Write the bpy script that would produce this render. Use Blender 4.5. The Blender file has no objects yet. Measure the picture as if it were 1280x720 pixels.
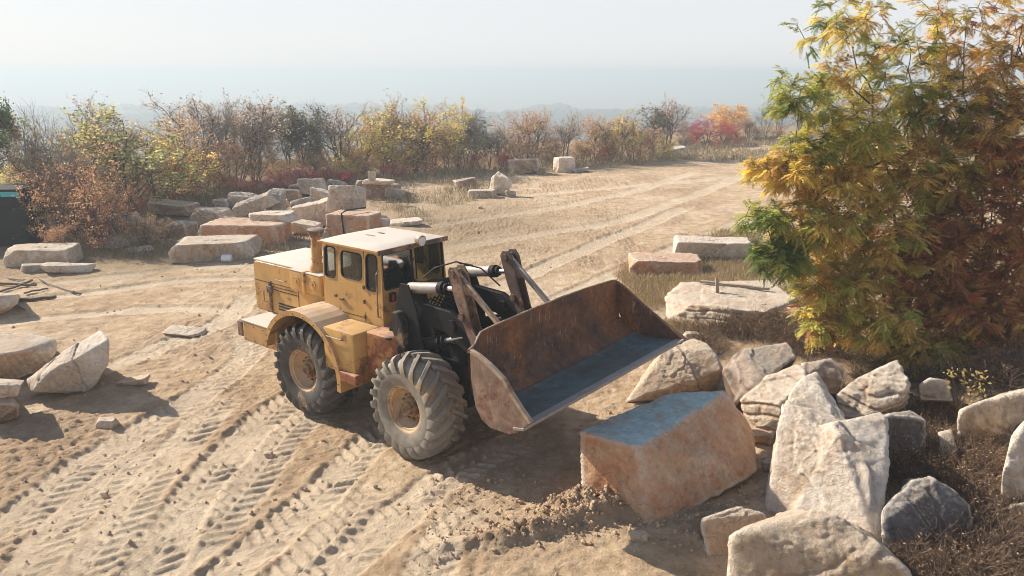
import bpy, bmesh, math, random
import numpy as np
from mathutils import Vector, Matrix, noise as mnoise
from mathutils.geometry import tessellate_polygon

C = bpy.context.scene.collection
R = math.radians
CAM_H = 6.1
PITCH = math.atan((360 - 93) / 1000.0)
cp, sp = math.cos(PITCH), math.sin(PITCH)

def at(px, py, z=0.0):
    """ground point (x, y) seen at a pixel of the 1280x720 photograph"""
    X = px - 640.0; up = 360.0 - py
    Y = 1000 * cp + up * sp; Z = -1000 * sp + up * cp
    t = (z - CAM_H) / Z
    return X * t, Y * t

# ------------------------------------------------------------------ noise
def _h(ix, iy, iz, seed):
    n = (ix.astype(np.int64) * 374761393 + iy.astype(np.int64) * 668265263 + iz.astype(np.int64) * 2147483647 + seed * 144665) & 0xffffffff
    n = ((n ^ (n >> 13)) * 1274126177) & 0xffffffff
    n = ((n ^ (n >> 16)) * 2246822519) & 0xffffffff
    return ((n ^ (n >> 15)) & 0xffffff) / float(0xffffff) * 2 - 1

def vn2(x, y, seed=0):
    ix = np.floor(x); iy = np.floor(y); fx = x - ix; fy = y - iy
    ix = ix.astype(np.int64); iy = iy.astype(np.int64); z = np.zeros_like(ix)
    u = fx * fx * fx * (fx * (fx * 6 - 15) + 10); v = fy * fy * fy * (fy * (fy * 6 - 15) + 10)
    a = _h(ix, iy, z, seed); b = _h(ix + 1, iy, z, seed); c = _h(ix, iy + 1, z, seed); d = _h(ix + 1, iy + 1, z, seed)
    return (a * (1 - u) + b * u) * (1 - v) + (c * (1 - u) + d * u) * v

def fbm2(x, y, oct=4, seed=0, gain=.5):
    s = 0; a = 1; t = 0
    for i in range(oct):
        s = s + a * vn2(x * 2 ** i + 17.3 * i, y * 2 ** i - 9.1 * i, seed + i); t += a; a *= gain
    return s / t

def vn3(p, seed=0):
    i = np.floor(p); f = p - i; i = i.astype(np.int64)
    w = f * f * f * (f * (f * 6 - 15) + 10)
    r = 0
    for dx in (0, 1):
        for dy in (0, 1):
            for dz in (0, 1):
                r = r + _h(i[:, 0] + dx, i[:, 1] + dy, i[:, 2] + dz, seed) * (w[:, 0] if dx else 1 - w[:, 0]) * (w[:, 1] if dy else 1 - w[:, 1]) * (w[:, 2] if dz else 1 - w[:, 2])
    return r

def fbm3(p, oct=4, seed=0, gain=.5):
    s = 0; a = 1; t = 0
    for k in range(oct):
        s = s + a * vn3(p * 2 ** k + 31.7 * k, seed + k); t += a; a *= gain
    return s / t

def sstep(a, b, x):
    t = np.clip((x - a) / (b - a), 0, 1); return t * t * (3 - 2 * t)

# ------------------------------------------------------------------ materials
def newmat(name):
    m = bpy.data.materials.new(name); m.use_nodes = True
    nt = m.node_tree
    for n in list(nt.nodes): nt.nodes.remove(n)
    out = nt.nodes.new('ShaderNodeOutputMaterial'); b = nt.nodes.new('ShaderNodeBsdfPrincipled')
    nt.links.new(b.outputs[0], out.inputs[0])
    return m, nt, b, out

def N(nt, t, **kw):
    n = nt.nodes.new('ShaderNode' + t)
    for k, v in kw.items():
        if k.startswith('i_'):
            key = k[2:]
            n.inputs[int(key) if key.isdigit() else key].default_value = v
        else: setattr(n, k, v)
    return n

def noise(nt, scale, detail=4, rough=.55, coord=None, dist=0.0):
    n = N(nt, 'TexNoise'); n.inputs['Scale'].default_value = scale; n.inputs['Detail'].default_value = detail
    n.inputs['Roughness'].default_value = rough; n.inputs['Distortion'].default_value = dist
    if coord is not None: nt.links.new(coord, n.inputs['Vector'])
    return n.outputs[0]

def ramp(nt, fac, stops):
    r = N(nt, 'ValToRGB'); e = r.color_ramp.elements
    while len(e) < len(stops): e.new(.5)
    for k, (p, c) in enumerate(stops):
        e[k].position = p; e[k].color = (c[0], c[1], c[2], 1) if hasattr(c, '__len__') else (c, c, c, 1)
    nt.links.new(fac, r.inputs[0]); return r.outputs[0]

def mix(nt, fac, a, b, mode='MIX'):
    m = N(nt, 'MixRGB', blend_type=mode)
    for k, v in ((0, fac), (1, a), (2, b)):
        if hasattr(v, 'node') or hasattr(v, 'is_linked'): nt.links.new(v, m.inputs[k])
        elif isinstance(v, (int, float)): m.inputs[k].default_value = v if k == 0 else (v, v, v, 1)
        else: m.inputs[k].default_value = (*v, 1)
    return m.outputs[0]

def mth(nt, op, a, b=None, clamp=False):
    m = N(nt, 'Math', operation=op, use_clamp=clamp)
    for k, v in ((0, a), (1, b)):
        if v is None: continue
        if hasattr(v, 'is_linked'): nt.links.new(v, m.inputs[k])
        else: m.inputs[k].default_value = v
    return m.outputs[0]

def bump(nt, h, strength, dist, bsdf):
    b = N(nt, 'Bump'); b.inputs['Strength'].default_value = strength; b.inputs['Distance'].default_value = dist
    nt.links.new(h, b.inputs['Height']); nt.links.new(b.outputs[0], bsdf.inputs['Normal'])

def ocoord(nt): return N(nt, 'TexCoord').outputs['Object']
def geopos(nt): return N(nt, 'NewGeometry').outputs['Position']
def upmask(nt, lo=.5, hi=.9):
    s = N(nt, 'SeparateXYZ'); nt.links.new(N(nt, 'NewGeometry').outputs['Normal'], s.inputs[0])
    m = N(nt, 'MapRange', interpolation_type='SMOOTHSTEP'); m.inputs[1].default_value = lo; m.inputs[2].default_value = hi
    nt.links.new(s.outputs[2], m.inputs[0]); return m.outputs[0]

def rock_mat(name, pale, mid, stain, stain_amt=.5, seed=0.0, band=0.0, top=None):
    m, nt, b, out = newmat(name)
    tc = ocoord(nt)
    mp = N(nt, 'Mapping'); mp.inputs['Location'].default_value = (seed * 3.1, seed * 1.7, seed); nt.links.new(tc, mp.inputs[0]); v = mp.outputs[0]
    n1 = noise(nt, 1.3, 6, .6, v, .6); n2 = noise(nt, 5.5, 8, .7, v); n3 = noise(nt, 38, 6, .7, v)
    col = ramp(nt, n1, [(.32, mid), (.62, pale)])
    st = ramp(nt, noise(nt, .9, 5, .62, v, 1.2), [(.5 - stain_amt * .16, 0.0), (.66 - stain_amt * .06, 1.0)])
    col = mix(nt, mth(nt, 'MULTIPLY', st, .8), col, stain)
    col = mix(nt, .55, col, ramp(nt, n2, [(.3, (.66, .61, .57)), (.62, (1.2, 1.18, 1.16))]), 'MULTIPLY')
    nm_ = noise(nt, 9, 6, .7, v)
    crack = N(nt, 'TexVoronoi', feature='DISTANCE_TO_EDGE'); crack.inputs['Scale'].default_value = 1.1
    dv = N(nt, 'VectorMath', operation='ADD'); nt.links.new(v, dv.inputs[0])
    cn = N(nt, 'TexNoise'); cn.inputs['Scale'].default_value = 2.2; nt.links.new(v, cn.inputs['Vector']); nt.links.new(cn.outputs[1], dv.inputs[1])
    nt.links.new(dv.outputs[0], crack.inputs['Vector'])
    ck = ramp(nt, crack.outputs[0], [(0.0, 0.45), (.012, 1.0)])
    col = mix(nt, .5, col, ck, 'MULTIPLY')
    col = mix(nt, mth(nt, 'MULTIPLY', upmask(nt, .55, .95), .45), col, (.56, .50, .42))
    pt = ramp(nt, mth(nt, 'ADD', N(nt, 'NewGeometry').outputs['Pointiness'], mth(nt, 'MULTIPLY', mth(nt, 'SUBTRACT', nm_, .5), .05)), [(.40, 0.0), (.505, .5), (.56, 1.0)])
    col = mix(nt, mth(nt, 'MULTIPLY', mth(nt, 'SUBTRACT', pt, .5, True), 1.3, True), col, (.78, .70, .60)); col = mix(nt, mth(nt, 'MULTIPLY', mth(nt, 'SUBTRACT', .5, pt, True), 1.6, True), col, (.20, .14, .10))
    if top:   # patchy blue-grey tint mixed into the up-facing surfaces
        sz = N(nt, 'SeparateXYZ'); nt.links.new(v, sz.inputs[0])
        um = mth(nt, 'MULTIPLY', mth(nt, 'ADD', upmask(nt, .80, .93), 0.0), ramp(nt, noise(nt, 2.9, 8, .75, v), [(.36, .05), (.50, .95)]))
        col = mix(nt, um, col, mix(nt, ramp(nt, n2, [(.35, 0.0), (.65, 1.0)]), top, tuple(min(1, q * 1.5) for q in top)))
    nt.links.new(col, b.inputs['Base Color']); b.inputs['Roughness'].default_value = .93; b.inputs['Specular IOR Level'].default_value = .2
    nm = noise(nt, 13, 8, .75, v)
    h = mth(nt, 'ADD', mth(nt, 'MULTIPLY', n2, 1.0), mth(nt, 'MULTIPLY', n3, .22))
    h = mth(nt, 'ADD', h, mth(nt, 'MULTIPLY', nm, .55)); h = mth(nt, 'ADD', h, mth(nt, 'MULTIPLY', ck, .12))
    col = mix(nt, .5, col, ramp(nt, nm, [(.34, (.66, .60, .54)), (.52, (1.16, 1.14, 1.12))]), 'MULTIPLY')
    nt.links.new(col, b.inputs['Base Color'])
    if band:
        w = N(nt, 'TexWave', wave_type='BANDS', bands_direction='X'); w.inputs['Scale'].default_value = band; w.inputs['Distortion'].default_value = 2.5; w.inputs['Detail'].default_value = 3
        nt.links.new(v, w.inputs['Vector']); h = mth(nt, 'ADD', h, mth(nt, 'MULTIPLY', mth(nt, 'MULTIPLY', w.outputs[1], .3), mth(nt, 'SUBTRACT', 1.0, upmask(nt, .4, .8))))
    bump(nt, h, 1.0, .085, b)
    return m

RM = {
 'pale': rock_mat('pale_sandstone', (.68, .59, .48), (.54, .44, .33), (.50, .30, .17), .35, 0),
 'cut': rock_mat('drill_cut_sandstone', (.60, .53, .43), (.45, .36, .27), (.48, .28, .15), .4, 2, 3.2),
 'orange': rock_mat('iron_stained_sandstone', (.66, .47, .32), (.54, .34, .21), (.54, .23, .11), .95, 4),
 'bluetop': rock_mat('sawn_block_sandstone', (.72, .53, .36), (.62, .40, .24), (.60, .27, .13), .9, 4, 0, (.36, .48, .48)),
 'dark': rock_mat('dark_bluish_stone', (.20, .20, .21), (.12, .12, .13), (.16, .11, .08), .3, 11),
 'scorched': rock_mat('scorched_sandstone', (.42, .27, .18), (.30, .18, .12), (.03, .025, .025), 1.3, 9),
 'brown': rock_mat('brown_sandstone', (.50, .37, .26), (.38, .26, .18), (.16, .09, .06), .7, 5),
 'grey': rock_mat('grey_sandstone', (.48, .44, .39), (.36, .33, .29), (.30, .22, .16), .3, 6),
 'white': rock_mat('white_sandstone', (.76, .69, .60), (.66, .57, .47), (.60, .45, .31), .2, 7),
 'sand': rock_mat('sandy_boulder', (.66, .51, .35), (.54, .40, .26), (.42, .26, .14), .3, 8),
}

def ground_mat():
    m, nt, b, out = newmat('quarry_sand')
    p = geopos(nt)
    att = N(nt, 'Attribute', attribute_name='zone'); s = N(nt, 'SeparateColor'); nt.links.new(att.outputs['Color'], s.inputs[0])
    n1 = noise(nt, .35, 7, .6, p); n2 = noise(nt, 2.4, 8, .65, p); n3 = noise(nt, 14, 8, .72, p); n4 = noise(nt, 60, 5, .7, p)
    col = ramp(nt, n1, [(.34, (.50, .365, .235)), (.5, (.585, .45, .305)), (.68, (.65, .53, .385))])
    col = mix(nt, .8, col, ramp(nt, n2, [(.36, (.66, .58, .51)), (.60, (1.1, 1.08, 1.05))]), 'MULTIPLY')
    # crumbly brown soil (R), compacted pale tracks (G), dry grass / humus (B)
    col = mix(nt, mth(nt, 'MULTIPLY', s.outputs[0], mth(nt, 'ADD', n3, .3, True), True), col, (.41, .285, .185))
    col = mix(nt, mth(nt, 'MULTIPLY', s.outputs[1], .8), col, (.69, .585, .45))
    gcol = ramp(nt, n3, [(.35, (.13, .095, .06)), (.6, (.33, .25, .15))])
    gm = mth(nt, 'MULTIPLY', s.outputs[2], mth(nt, 'ADD', mth(nt, 'MULTIPLY', n2, 1.4), .1, True), True)
    col = mix(nt, gm, col, gcol)
    col = mix(nt, .5, col, ramp(nt, n3, [(.3, (.62, .57, .52)), (.55, (1.08, 1.07, 1.05))]), 'MULTIPLY')
    col = mix(nt, .22, col, ramp(nt, n4, [(.35, .3), (.6, 1.25)]), 'MULTIPLY')
    nt.links.new(col, b.inputs['Base Color']); b.inputs['Roughness'].default_value = .97; b.inputs['Specular IOR Level'].default_value = .12
    vor = N(nt, 'TexVoronoi'); vor.inputs['Scale'].default_value = 22; nt.links.new(p, vor.inputs['Vector'])
    h = mth(nt, 'ADD', mth(nt, 'MULTIPLY', n3, .8), mth(nt, 'MULTIPLY', n4, .3))
    h = mth(nt, 'ADD', h, mth(nt, 'MULTIPLY', n2, .7)); h = mth(nt, 'SUBTRACT', h, mth(nt, 'MULTIPLY', vor.outputs[0], .12))
    bump(nt, h, 1.0, .07, b)
    return m

def simple_mat(name, col, rough=.6, metal=0.0, var=.25, scale=9.0, spec=.4, dust=0.0, dustcol=(.5, .41, .31), rust=0.0, rustcol=(.22, .09, .035), bmp=.15, rscale=2.3, scratch=0.0):
    m, nt, b, out = newmat(name)
    v = ocoord(nt)
    n = noise(nt, scale, 6, .65, v); lo = tuple(c * (1 - var) for c in col); hi = tuple(min(1, c * (1 + var)) for c in col)
    c = ramp(nt, n, [(.3, lo), (.7, hi)])
    if rust > 0:
        rn = noise(nt, rscale, 9, .72, v, .4)
        rm = ramp(nt, rn, [(.66 - rust * .3, 0.0), (.72 - rust * .26, 1.0)])
        rc = ramp(nt, noise(nt, 17, 5, .7, v), [(.3, tuple(q * .5 for q in rustcol)), (.7, tuple(q * 1.5 for q in rustcol))])
        c = mix(nt, rm, c, rc)
        # vertical streaks
        mp = N(nt, 'Mapping'); mp.inputs['Scale'].default_value = (9, 9, .7); nt.links.new(v, mp.inputs[0])
        sm = ramp(nt, noise(nt, 1.5, 5, .6, mp.outputs[0]), [(.56, 0.0), (.72, 1.0)])
        c = mix(nt, mth(nt, 'MULTIPLY', sm, min(.8, rust)), c, rustcol)
    if scratch > 0:
        for k, (sx, rz) in enumerate(((14, .5), (18, -.35))):
            mp = N(nt, 'Mapping'); mp.inputs['Rotation'].default_value = (0, rz, .3 * k); mp.inputs['Scale'].default_value = (sx, sx, 1.6); nt.links.new(v, mp.inputs[0])
            sm = ramp(nt, noise(nt, 1.6, 3, .6, mp.outputs[0]), [(.63, 0.0), (.68, 1.0)]); sp_ = ramp(nt, noise(nt, 2.2, 3, .5, v), [(.42, 0.0), (.58, 1.0)])
            c = mix(nt, mth(nt, 'MULTIPLY', mth(nt, 'MULTIPLY', sm, sp_), scratch), c, (.42, .37, .32))
        lowm = ramp(nt, noise(nt, .9, 5, .6, v), [(.4, 0.0), (.6, 1.0)]); c = mix(nt, mth(nt, 'MULTIPLY', lowm, .5), c, (.05, .035, .03))
    if dust > 0:
        dn = ramp(nt, noise(nt, 3.1, 6, .6, v), [(.35, .35), (.65, 1.0)])
        c = mix(nt, mth(nt, 'MULTIPLY', mth(nt, 'MULTIPLY', upmask(nt, .35, .95), dn), dust, True), c, dustcol)
        c = mix(nt, mth(nt, 'MULTIPLY', dn, dust * .12), c, dustcol)
    nt.links.new(c, b.inputs['Base Color']); b.inputs['Metallic'].default_value = metal
    rr = ramp(nt, noise(nt, 6, 5, .6, v), [(.3, max(.05, rough - .15)), (.7, min(1, rough + .2))]); nt.links.new(rr, b.inputs['Roughness'])
    b.inputs['Specular IOR Level'].default_value = spec
    if bmp: bump(nt, noise(nt, scale * 3, 5, .7, v), bmp, .01, b)
    return m

M = {}
M['yellow'] = simple_mat('ochre_paint', (.49, .285, .09), .5, 0, .12, 2.5, .4, .3, (.55, .42, .28), .34, (.26, .12, .05))
M['yellowrust'] = simple_mat('chipped_ochre_paint', (.48, .27, .09), .6, 0, .15, 3, .35, .75, (.58, .48, .38), .48, (.26, .11, .045))
M['roofpaint'] = simple_mat('sun_bleached_paint', (.55, .485, .41), .6, 0, .07, 2, .35, .5, (.60, .52, .45), .10, (.36, .22, .13))
M['rusty'] = simple_mat('rusty_orange_panel', (.52, .24, .09), .7, 0, .2, 4, .3, .4, (.5, .4, .3), .75, (.24, .08, .035))
M['tyre'] = simple_mat('dusty_rubber', (.075, .07, .066), .9, 0, .25, 6, .25, .55, (.42, .36, .29), 0)
M['tyre_dusty'] = simple_mat('dust_caked_rubber', (.20, .18, .15), .95, 0, .35, 5, .15, .65, (.50, .44, .36), .35, (.30, .21, .12), .3)
M['tyre_grime'] = simple_mat('grimy_rubber', (.065, .06, .056), .9, 0, .3, 5, .2, .5, (.40, .34, .27), .3, (.26, .18, .11), .3)
M['rim'] = simple_mat('worn_orange_rim', (.46, .31, .17), .7, 0, .2, 5, .3, .5, (.5, .42, .33), .5, (.2, .09, .05))
M['hub'] = simple_mat('rusty_wheel_hub', (.28, .18, .10), .75, 0, .3, 6, .25, .4, (.36, .28, .2), .5, (.10, .05, .03))
M['grime'] = simple_mat('oily_black_steel', (.011, .010, .012), .75, .0, .5, 6, .18, .10, (.14, .11, .09), .15, (.07, .05, .045))
M['brownsteel'] = simple_mat('worn_brown_steel', (.085, .055, .045), .6, .1, .35, 6, .4, .45, (.42, .34, .26), .45, (.34, .19, .10))
M['mudsteel'] = simple_mat('mud_splashed_steel', (.022, .02, .02), .85, 0, .5, 6, .15, .3, (.25, .19, .14), .45, (.20, .13, .08))
M['crankworn'] = simple_mat('rust_scabbed_steel', (.20, .13, .09), .7, 0, .4, 6, .3, .3, (.42, .33, .24), .6, (.09, .05, .035), .3, 3.5)
M['paleworn'] = simple_mat('scuffed_pale_steel', (.34, .25, .17), .65, .05, .3, 8, .4, .5, (.5, .42, .33), .5, (.16, .07, .04))
M['bucketin'] = simple_mat('scraped_bucket_steel', (.16, .085, .055), .85, 0, .5, 7, .15, .12, (.34, .28, .24), .6, (.27, .11, .05), .5, 1.3, .8)
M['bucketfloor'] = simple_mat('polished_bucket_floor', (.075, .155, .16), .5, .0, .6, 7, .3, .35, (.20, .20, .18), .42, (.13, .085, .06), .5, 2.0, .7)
M['bucketout'] = simple_mat('dented_bucket_side', (.25, .165, .12), .65, 0, .4, 5, .3, .3, (.48, .40, .32), .5, (.18, .085, .05), .3, 2.5, .5)
M['cyl'] = simple_mat('pale_cylinder_paint', (.25, .22, .20), .45, .1, .15, 5, .45, .5, (.58, .5, .42), .2, (.25, .14, .08))
M['chrome'] = simple_mat('chrome_rod', (.70, .68, .66), .25, .9, .05, 5, .5, 0, bmp=0)
M['rubber'] = simple_mat('black_rubber_seal', (.02, .02, .02), .8, 0, .1, 5, .3, bmp=0)
M['interior'] = simple_mat('cab_interior', (.04, .035, .032), .85, 0, .3, 5, .2)
M['redreflection'] = simple_mat('red_reflection_tint', (.38, .10, .07), .9, 0, .3, 14, .1)  # painted reflection: red of autumn bushes mirrored in the windscreen
M['lampglass'] = simple_mat('lamp_lens', (.75, .75, .74), .15, .2, .05, 5, .8, bmp=0)
M['redlens'] = simple_mat('red_tail_lens', (.40, .03, .02), .3, 0, .1, 5, .6, bmp=0)
M['blackbox'] = simple_mat('black_sheet_steel', (.006, .006, .008), .6, .0, .2, 3, .2, .04, (.10, .09, .08))
M['teal'] = simple_mat('teal_plate', (.06, .42, .46), .5, 0, .08, 4, .4, bmp=0)
M['wood'] = simple_mat('weathered_wood', (.34, .28, .22), .9, 0, .35, 12, .15)
M['darkwood'] = simple_mat('dark_old_wood', (.11, .08, .065), .9, 0, .4, 10, .15)
M['bark'] = simple_mat('grey_brown_bark', (.12, .095, .08), .95, 0, .35, 14, .1)
M['palebark'] = simple_mat('pale_bark', (.27, .24, .21), .95, 0, .3, 14, .1)
M['drytwig'] = simple_mat('dry_twigs', (.17, .115, .08), .95, 0, .35, 5, .1, bmp=0)
M['plastic'] = simple_mat('white_plastic', (.75, .75, .76), .4, 0, .05, 4, .4, bmp=0)

def glass_mat():
    m, nt, b, out = newmat('dusty_cab_glass')
    g = N(nt, 'BsdfGlossy'); g.inputs['Roughness'].default_value = .06; g.inputs['Color'].default_value = (.8, .85, .85, 1)
    t = N(nt, 'BsdfTransparent'); t.inputs['Color'].default_value = (.94, .95, .92, 1)
    f = N(nt, 'Fresnel'); f.inputs[0].default_value = 1.5
    mx = N(nt, 'MixShader'); nt.links.new(mth(nt, 'MULTIPLY', f.outputs[0], 1.3, True), mx.inputs[0]); nt.links.new(t.outputs[0], mx.inputs[1]); nt.links.new(g.outputs[0], mx.inputs[2])
    d = N(nt, 'BsdfDiffuse'); d.inputs[0].default_value = (.30, .26, .21, 1)
    m2 = N(nt, 'MixShader'); dm = ramp(nt, noise(nt, 3, 5, .6, ocoord(nt)), [(.35, .0), (.7, .05)]); nt.links.new(dm, m2.inputs[0])
    nt.links.new(mx.outputs[0], m2.inputs[1]); nt.links.new(d.outputs[0], m2.inputs[2]); nt.links.new(m2.outputs[0], out.inputs[0])
    return m
M['glass'] = glass_mat()

def leaf_mat(name, transl=.35):
    m, nt, b, out = newmat(name)
    a = N(nt, 'Attribute', attribute_name='leafcol')
    b.inputs['Roughness'].default_value = .6; b.inputs['Specular IOR Level'].default_value = .25
    nt.links.new(a.outputs['Color'], b.inputs['Base Color'])
    tr = N(nt, 'BsdfTranslucent'); nt.links.new(a.outputs['Color'], tr.inputs[0])
    mx = N(nt, 'MixShader'); mx.inputs[0].default_value = transl
    nt.links.new(b.outputs[0], mx.inputs[1]); nt.links.new(tr.outputs[0], mx.inputs[2]); nt.links.new(mx.outputs[0], out.inputs[0])
    return m
M['leaf'] = leaf_mat('autumn_leaves', .48)
M['grass'] = leaf_mat('dry_grass_blades', .25)

# ------------------------------------------------------------------ mesh helpers
def mesh_np(name, verts, faces, mat, parent=None, smooth=False, cols=None):
    """faces: int array (n,k), one k"""
    verts = np.asarray(verts, np.float32); faces = np.asarray(faces, np.int32)
    me = bpy.data.meshes.new(name); nf, k = faces.shape
    me.vertices.add(len(verts)); me.vertices.foreach_set('co', verts.ravel())
    me.loops.add(nf * k); me.loops.foreach_set('vertex_index', faces.ravel())
    me.polygons.add(nf); me.polygons.foreach_set('loop_start', np.arange(0, nf * k, k, dtype=np.int32))
    me.polygons.foreach_set('use_smooth', np.full(nf, smooth))
    me.update(calc_edges=True)
    if cols is not None:
        cname, arr, dom = cols
        at_ = me.color_attributes.new(cname, 'FLOAT_COLOR', dom); at_.data.foreach_set('color', np.asarray(arr, np.float32).ravel())
    me.materials.append(mat)
    o = bpy.data.objects.new(name, me); C.objects.link(o)
    if parent: o.parent = parent
    return o

def mk(name, bm, mat, parent=None, smooth=False):
    bmesh.ops.recalc_face_normals(bm, faces=bm.faces)
    me = bpy.data.meshes.new(name); bm.to_mesh(me); bm.free()
    if smooth:
        for p in me.polygons: p.use_smooth = True
        try: me.set_sharp_from_angle(angle=R(38))
        except Exception: pass
    me.materials.append(mat)
    o = bpy.data.objects.new(name, me); C.objects.link(o)
    if parent: o.parent = parent
    return o

def tag(o, label=None, cat=None, group=None, kind=None):
    if label: o['label'] = label
    if cat: o['category'] = cat
    if group: o['group'] = group
    if kind: o['kind'] = kind
    return o

def empty(name, loc, rz=0.0):
    o = bpy.data.objects.new(name, None); C.objects.link(o); o.location = loc; o.rotation_euler = (0, 0, rz); return o

def box(bm, lo, hi, bev=.012, T=None):
    r = bmesh.ops.create_cube(bm, size=1.0); vs = r['verts']
    for v in vs:
        for k in range(3): v.co[k] = lo[k] if v.co[k] < 0 else hi[k]
    es = list({e for v in vs for e in v.link_edges})
    if bev:
        bb = bmesh.ops.bevel(bm, geom=es, offset=min(bev, .45 * min(abs(hi[k] - lo[k]) for k in range(3))), segments=2, affect='EDGES', profile=.6)
        vs = list({v for f in bb['faces'] for v in f.verts} | {v for v in vs if v.is_valid})
    if T: 
        for v in vs: v.co = T(v.co)
    return vs

def prism(bm, poly, a0, a1, axis=1, bev=.008, T=None):
    """poly: 2D points in the plane across axis; extruded along axis from a0 to a1"""
    def P(q, a):
        return Vector((q[0], a, q[1])) if axis == 1 else (Vector((q[0], q[1], a)) if axis == 2 else Vector((a, q[0], q[1])))
    va = [bm.verts.new(P(q, a0)) for q in poly]; vb = [bm.verts.new(P(q, a1)) for q in poly]
    n = len(poly); fs = [bm.faces.new(va), bm.faces.new(vb[::-1])]
    for i in range(n): fs.append(bm.faces.new((va[i], vb[i], vb[(i + 1) % n], va[(i + 1) % n])))
    vs = va + vb
    bmesh.ops.recalc_face_normals(bm, faces=fs)
    if bev:
        es = list({e for f in fs for e in f.edges})
        bb = bmesh.ops.bevel(bm, geom=es, offset=bev, segments=1, affect='EDGES')
        vs = list({v for f in bb['faces'] for v in f.verts} | {v for v in vs if v.is_valid})
    if T:
        for v in vs: v.co = T(v.co)
    return vs

def tube(bm, pts, rads, seg=12, T=None, cap=True):
    pts = [Vector(p) for p in pts]
    if isinstance(rads, (int, float)): rads = [rads] * len(pts)
    rings = []; prev = None
    for i, p in enumerate(pts):
        d = (pts[min(i + 1, len(pts) - 1)] - pts[max(i - 1, 0)])
        if d.length < 1e-7: d = prev or Vector((0, 0, 1))
        d.normalize(); prev = d
        a = d.orthogonal().normalized() if not rings else (aprev - d * aprev.dot(d)).normalized()
        aprev = a; b = d.cross(a)
        ring = []
        for k in range(seg):
            t = 2 * math.pi * k / seg; q = p + (a * math.cos(t) + b * math.sin(t)) * rads[i]
            ring.append(bm.verts.new(T(q) if T else q))
        rings.append(ring)
    for r0, r1 in zip(rings, rings[1:]):
        for k in range(seg): bm.faces.new((r0[k], r0[(k + 1) % seg], r1[(k + 1) % seg], r1[k]))
    if cap: bm.faces.new(rings[0][::-1]); bm.faces.new(rings[-1])

def rrect(x0, x1, y0, y1, r, n=5):
    pts = []
    for cx, cy, a in ((x1 - r, y1 - r, 0), (x0 + r, y1 - r, 90), (x0 + r, y0 + r, 180), (x1 - r, y0 + r, 270)):
        for k in range(n + 1):
            t = R(a + 90 * k / n); pts.append((cx + r * math.cos(t), cy + r * math.sin(t)))
    return pts

def panel(bm, outer, holes, P, th):
    """flat sheet with holes. P(a,b,d) -> Vector, d depth 0..th"""
    loops = [outer] + holes
    tris = tessellate_polygon([[Vector((q[0], q[1], 0)) for q in l] for l in loops])
    flat = [q for l in loops for q in l]
    f = [bm.verts.new(P(q[0], q[1], 0)) for q in flat]; b = [bm.verts.new(P(q[0], q[1], th)) for q in flat]
    for t in tris:
        try: bm.faces.new([f[i] for i in t]); bm.faces.new([b[i] for i in reversed(t)])
        except ValueError: pass
    o = 0
    for l in loops:
        n = len(l)
        for i in range(n):
            j = (i + 1) % n; bm.faces.new((f[o + i], f[o + j], b[o + j], b[o + i]))
        o += n

def ring_seal(bm, pts, P, w=.02, proud=.012):
    n = len(pts); cx = sum(p[0] for p in pts) / n; cy = sum(p[1] for p in pts) / n
    rows = []
    for s, d in ((1.0, .03), (1.0, -proud), (-1.0, -proud), (-1.0, .03)):
        row = []
        for i, p in enumerate(pts):
            a = pts[i - 1]; c = pts[(i + 1) % n]; t = Vector((c[0] - a[0], c[1] - a[1])).normalized(); nn = Vector((t.y, -t.x))
            row.append(bm.verts.new(P(p[0] + nn.x * w * .5 * s, p[1] + nn.y * w * .5 * s, d)))
        rows.append(row)
    for r0, r1 in zip(rows, rows[1:]):
        for i in range(n): bm.faces.new((r0[i], r0[(i + 1) % n], r1[(i + 1) % n], r1[i]))

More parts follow.
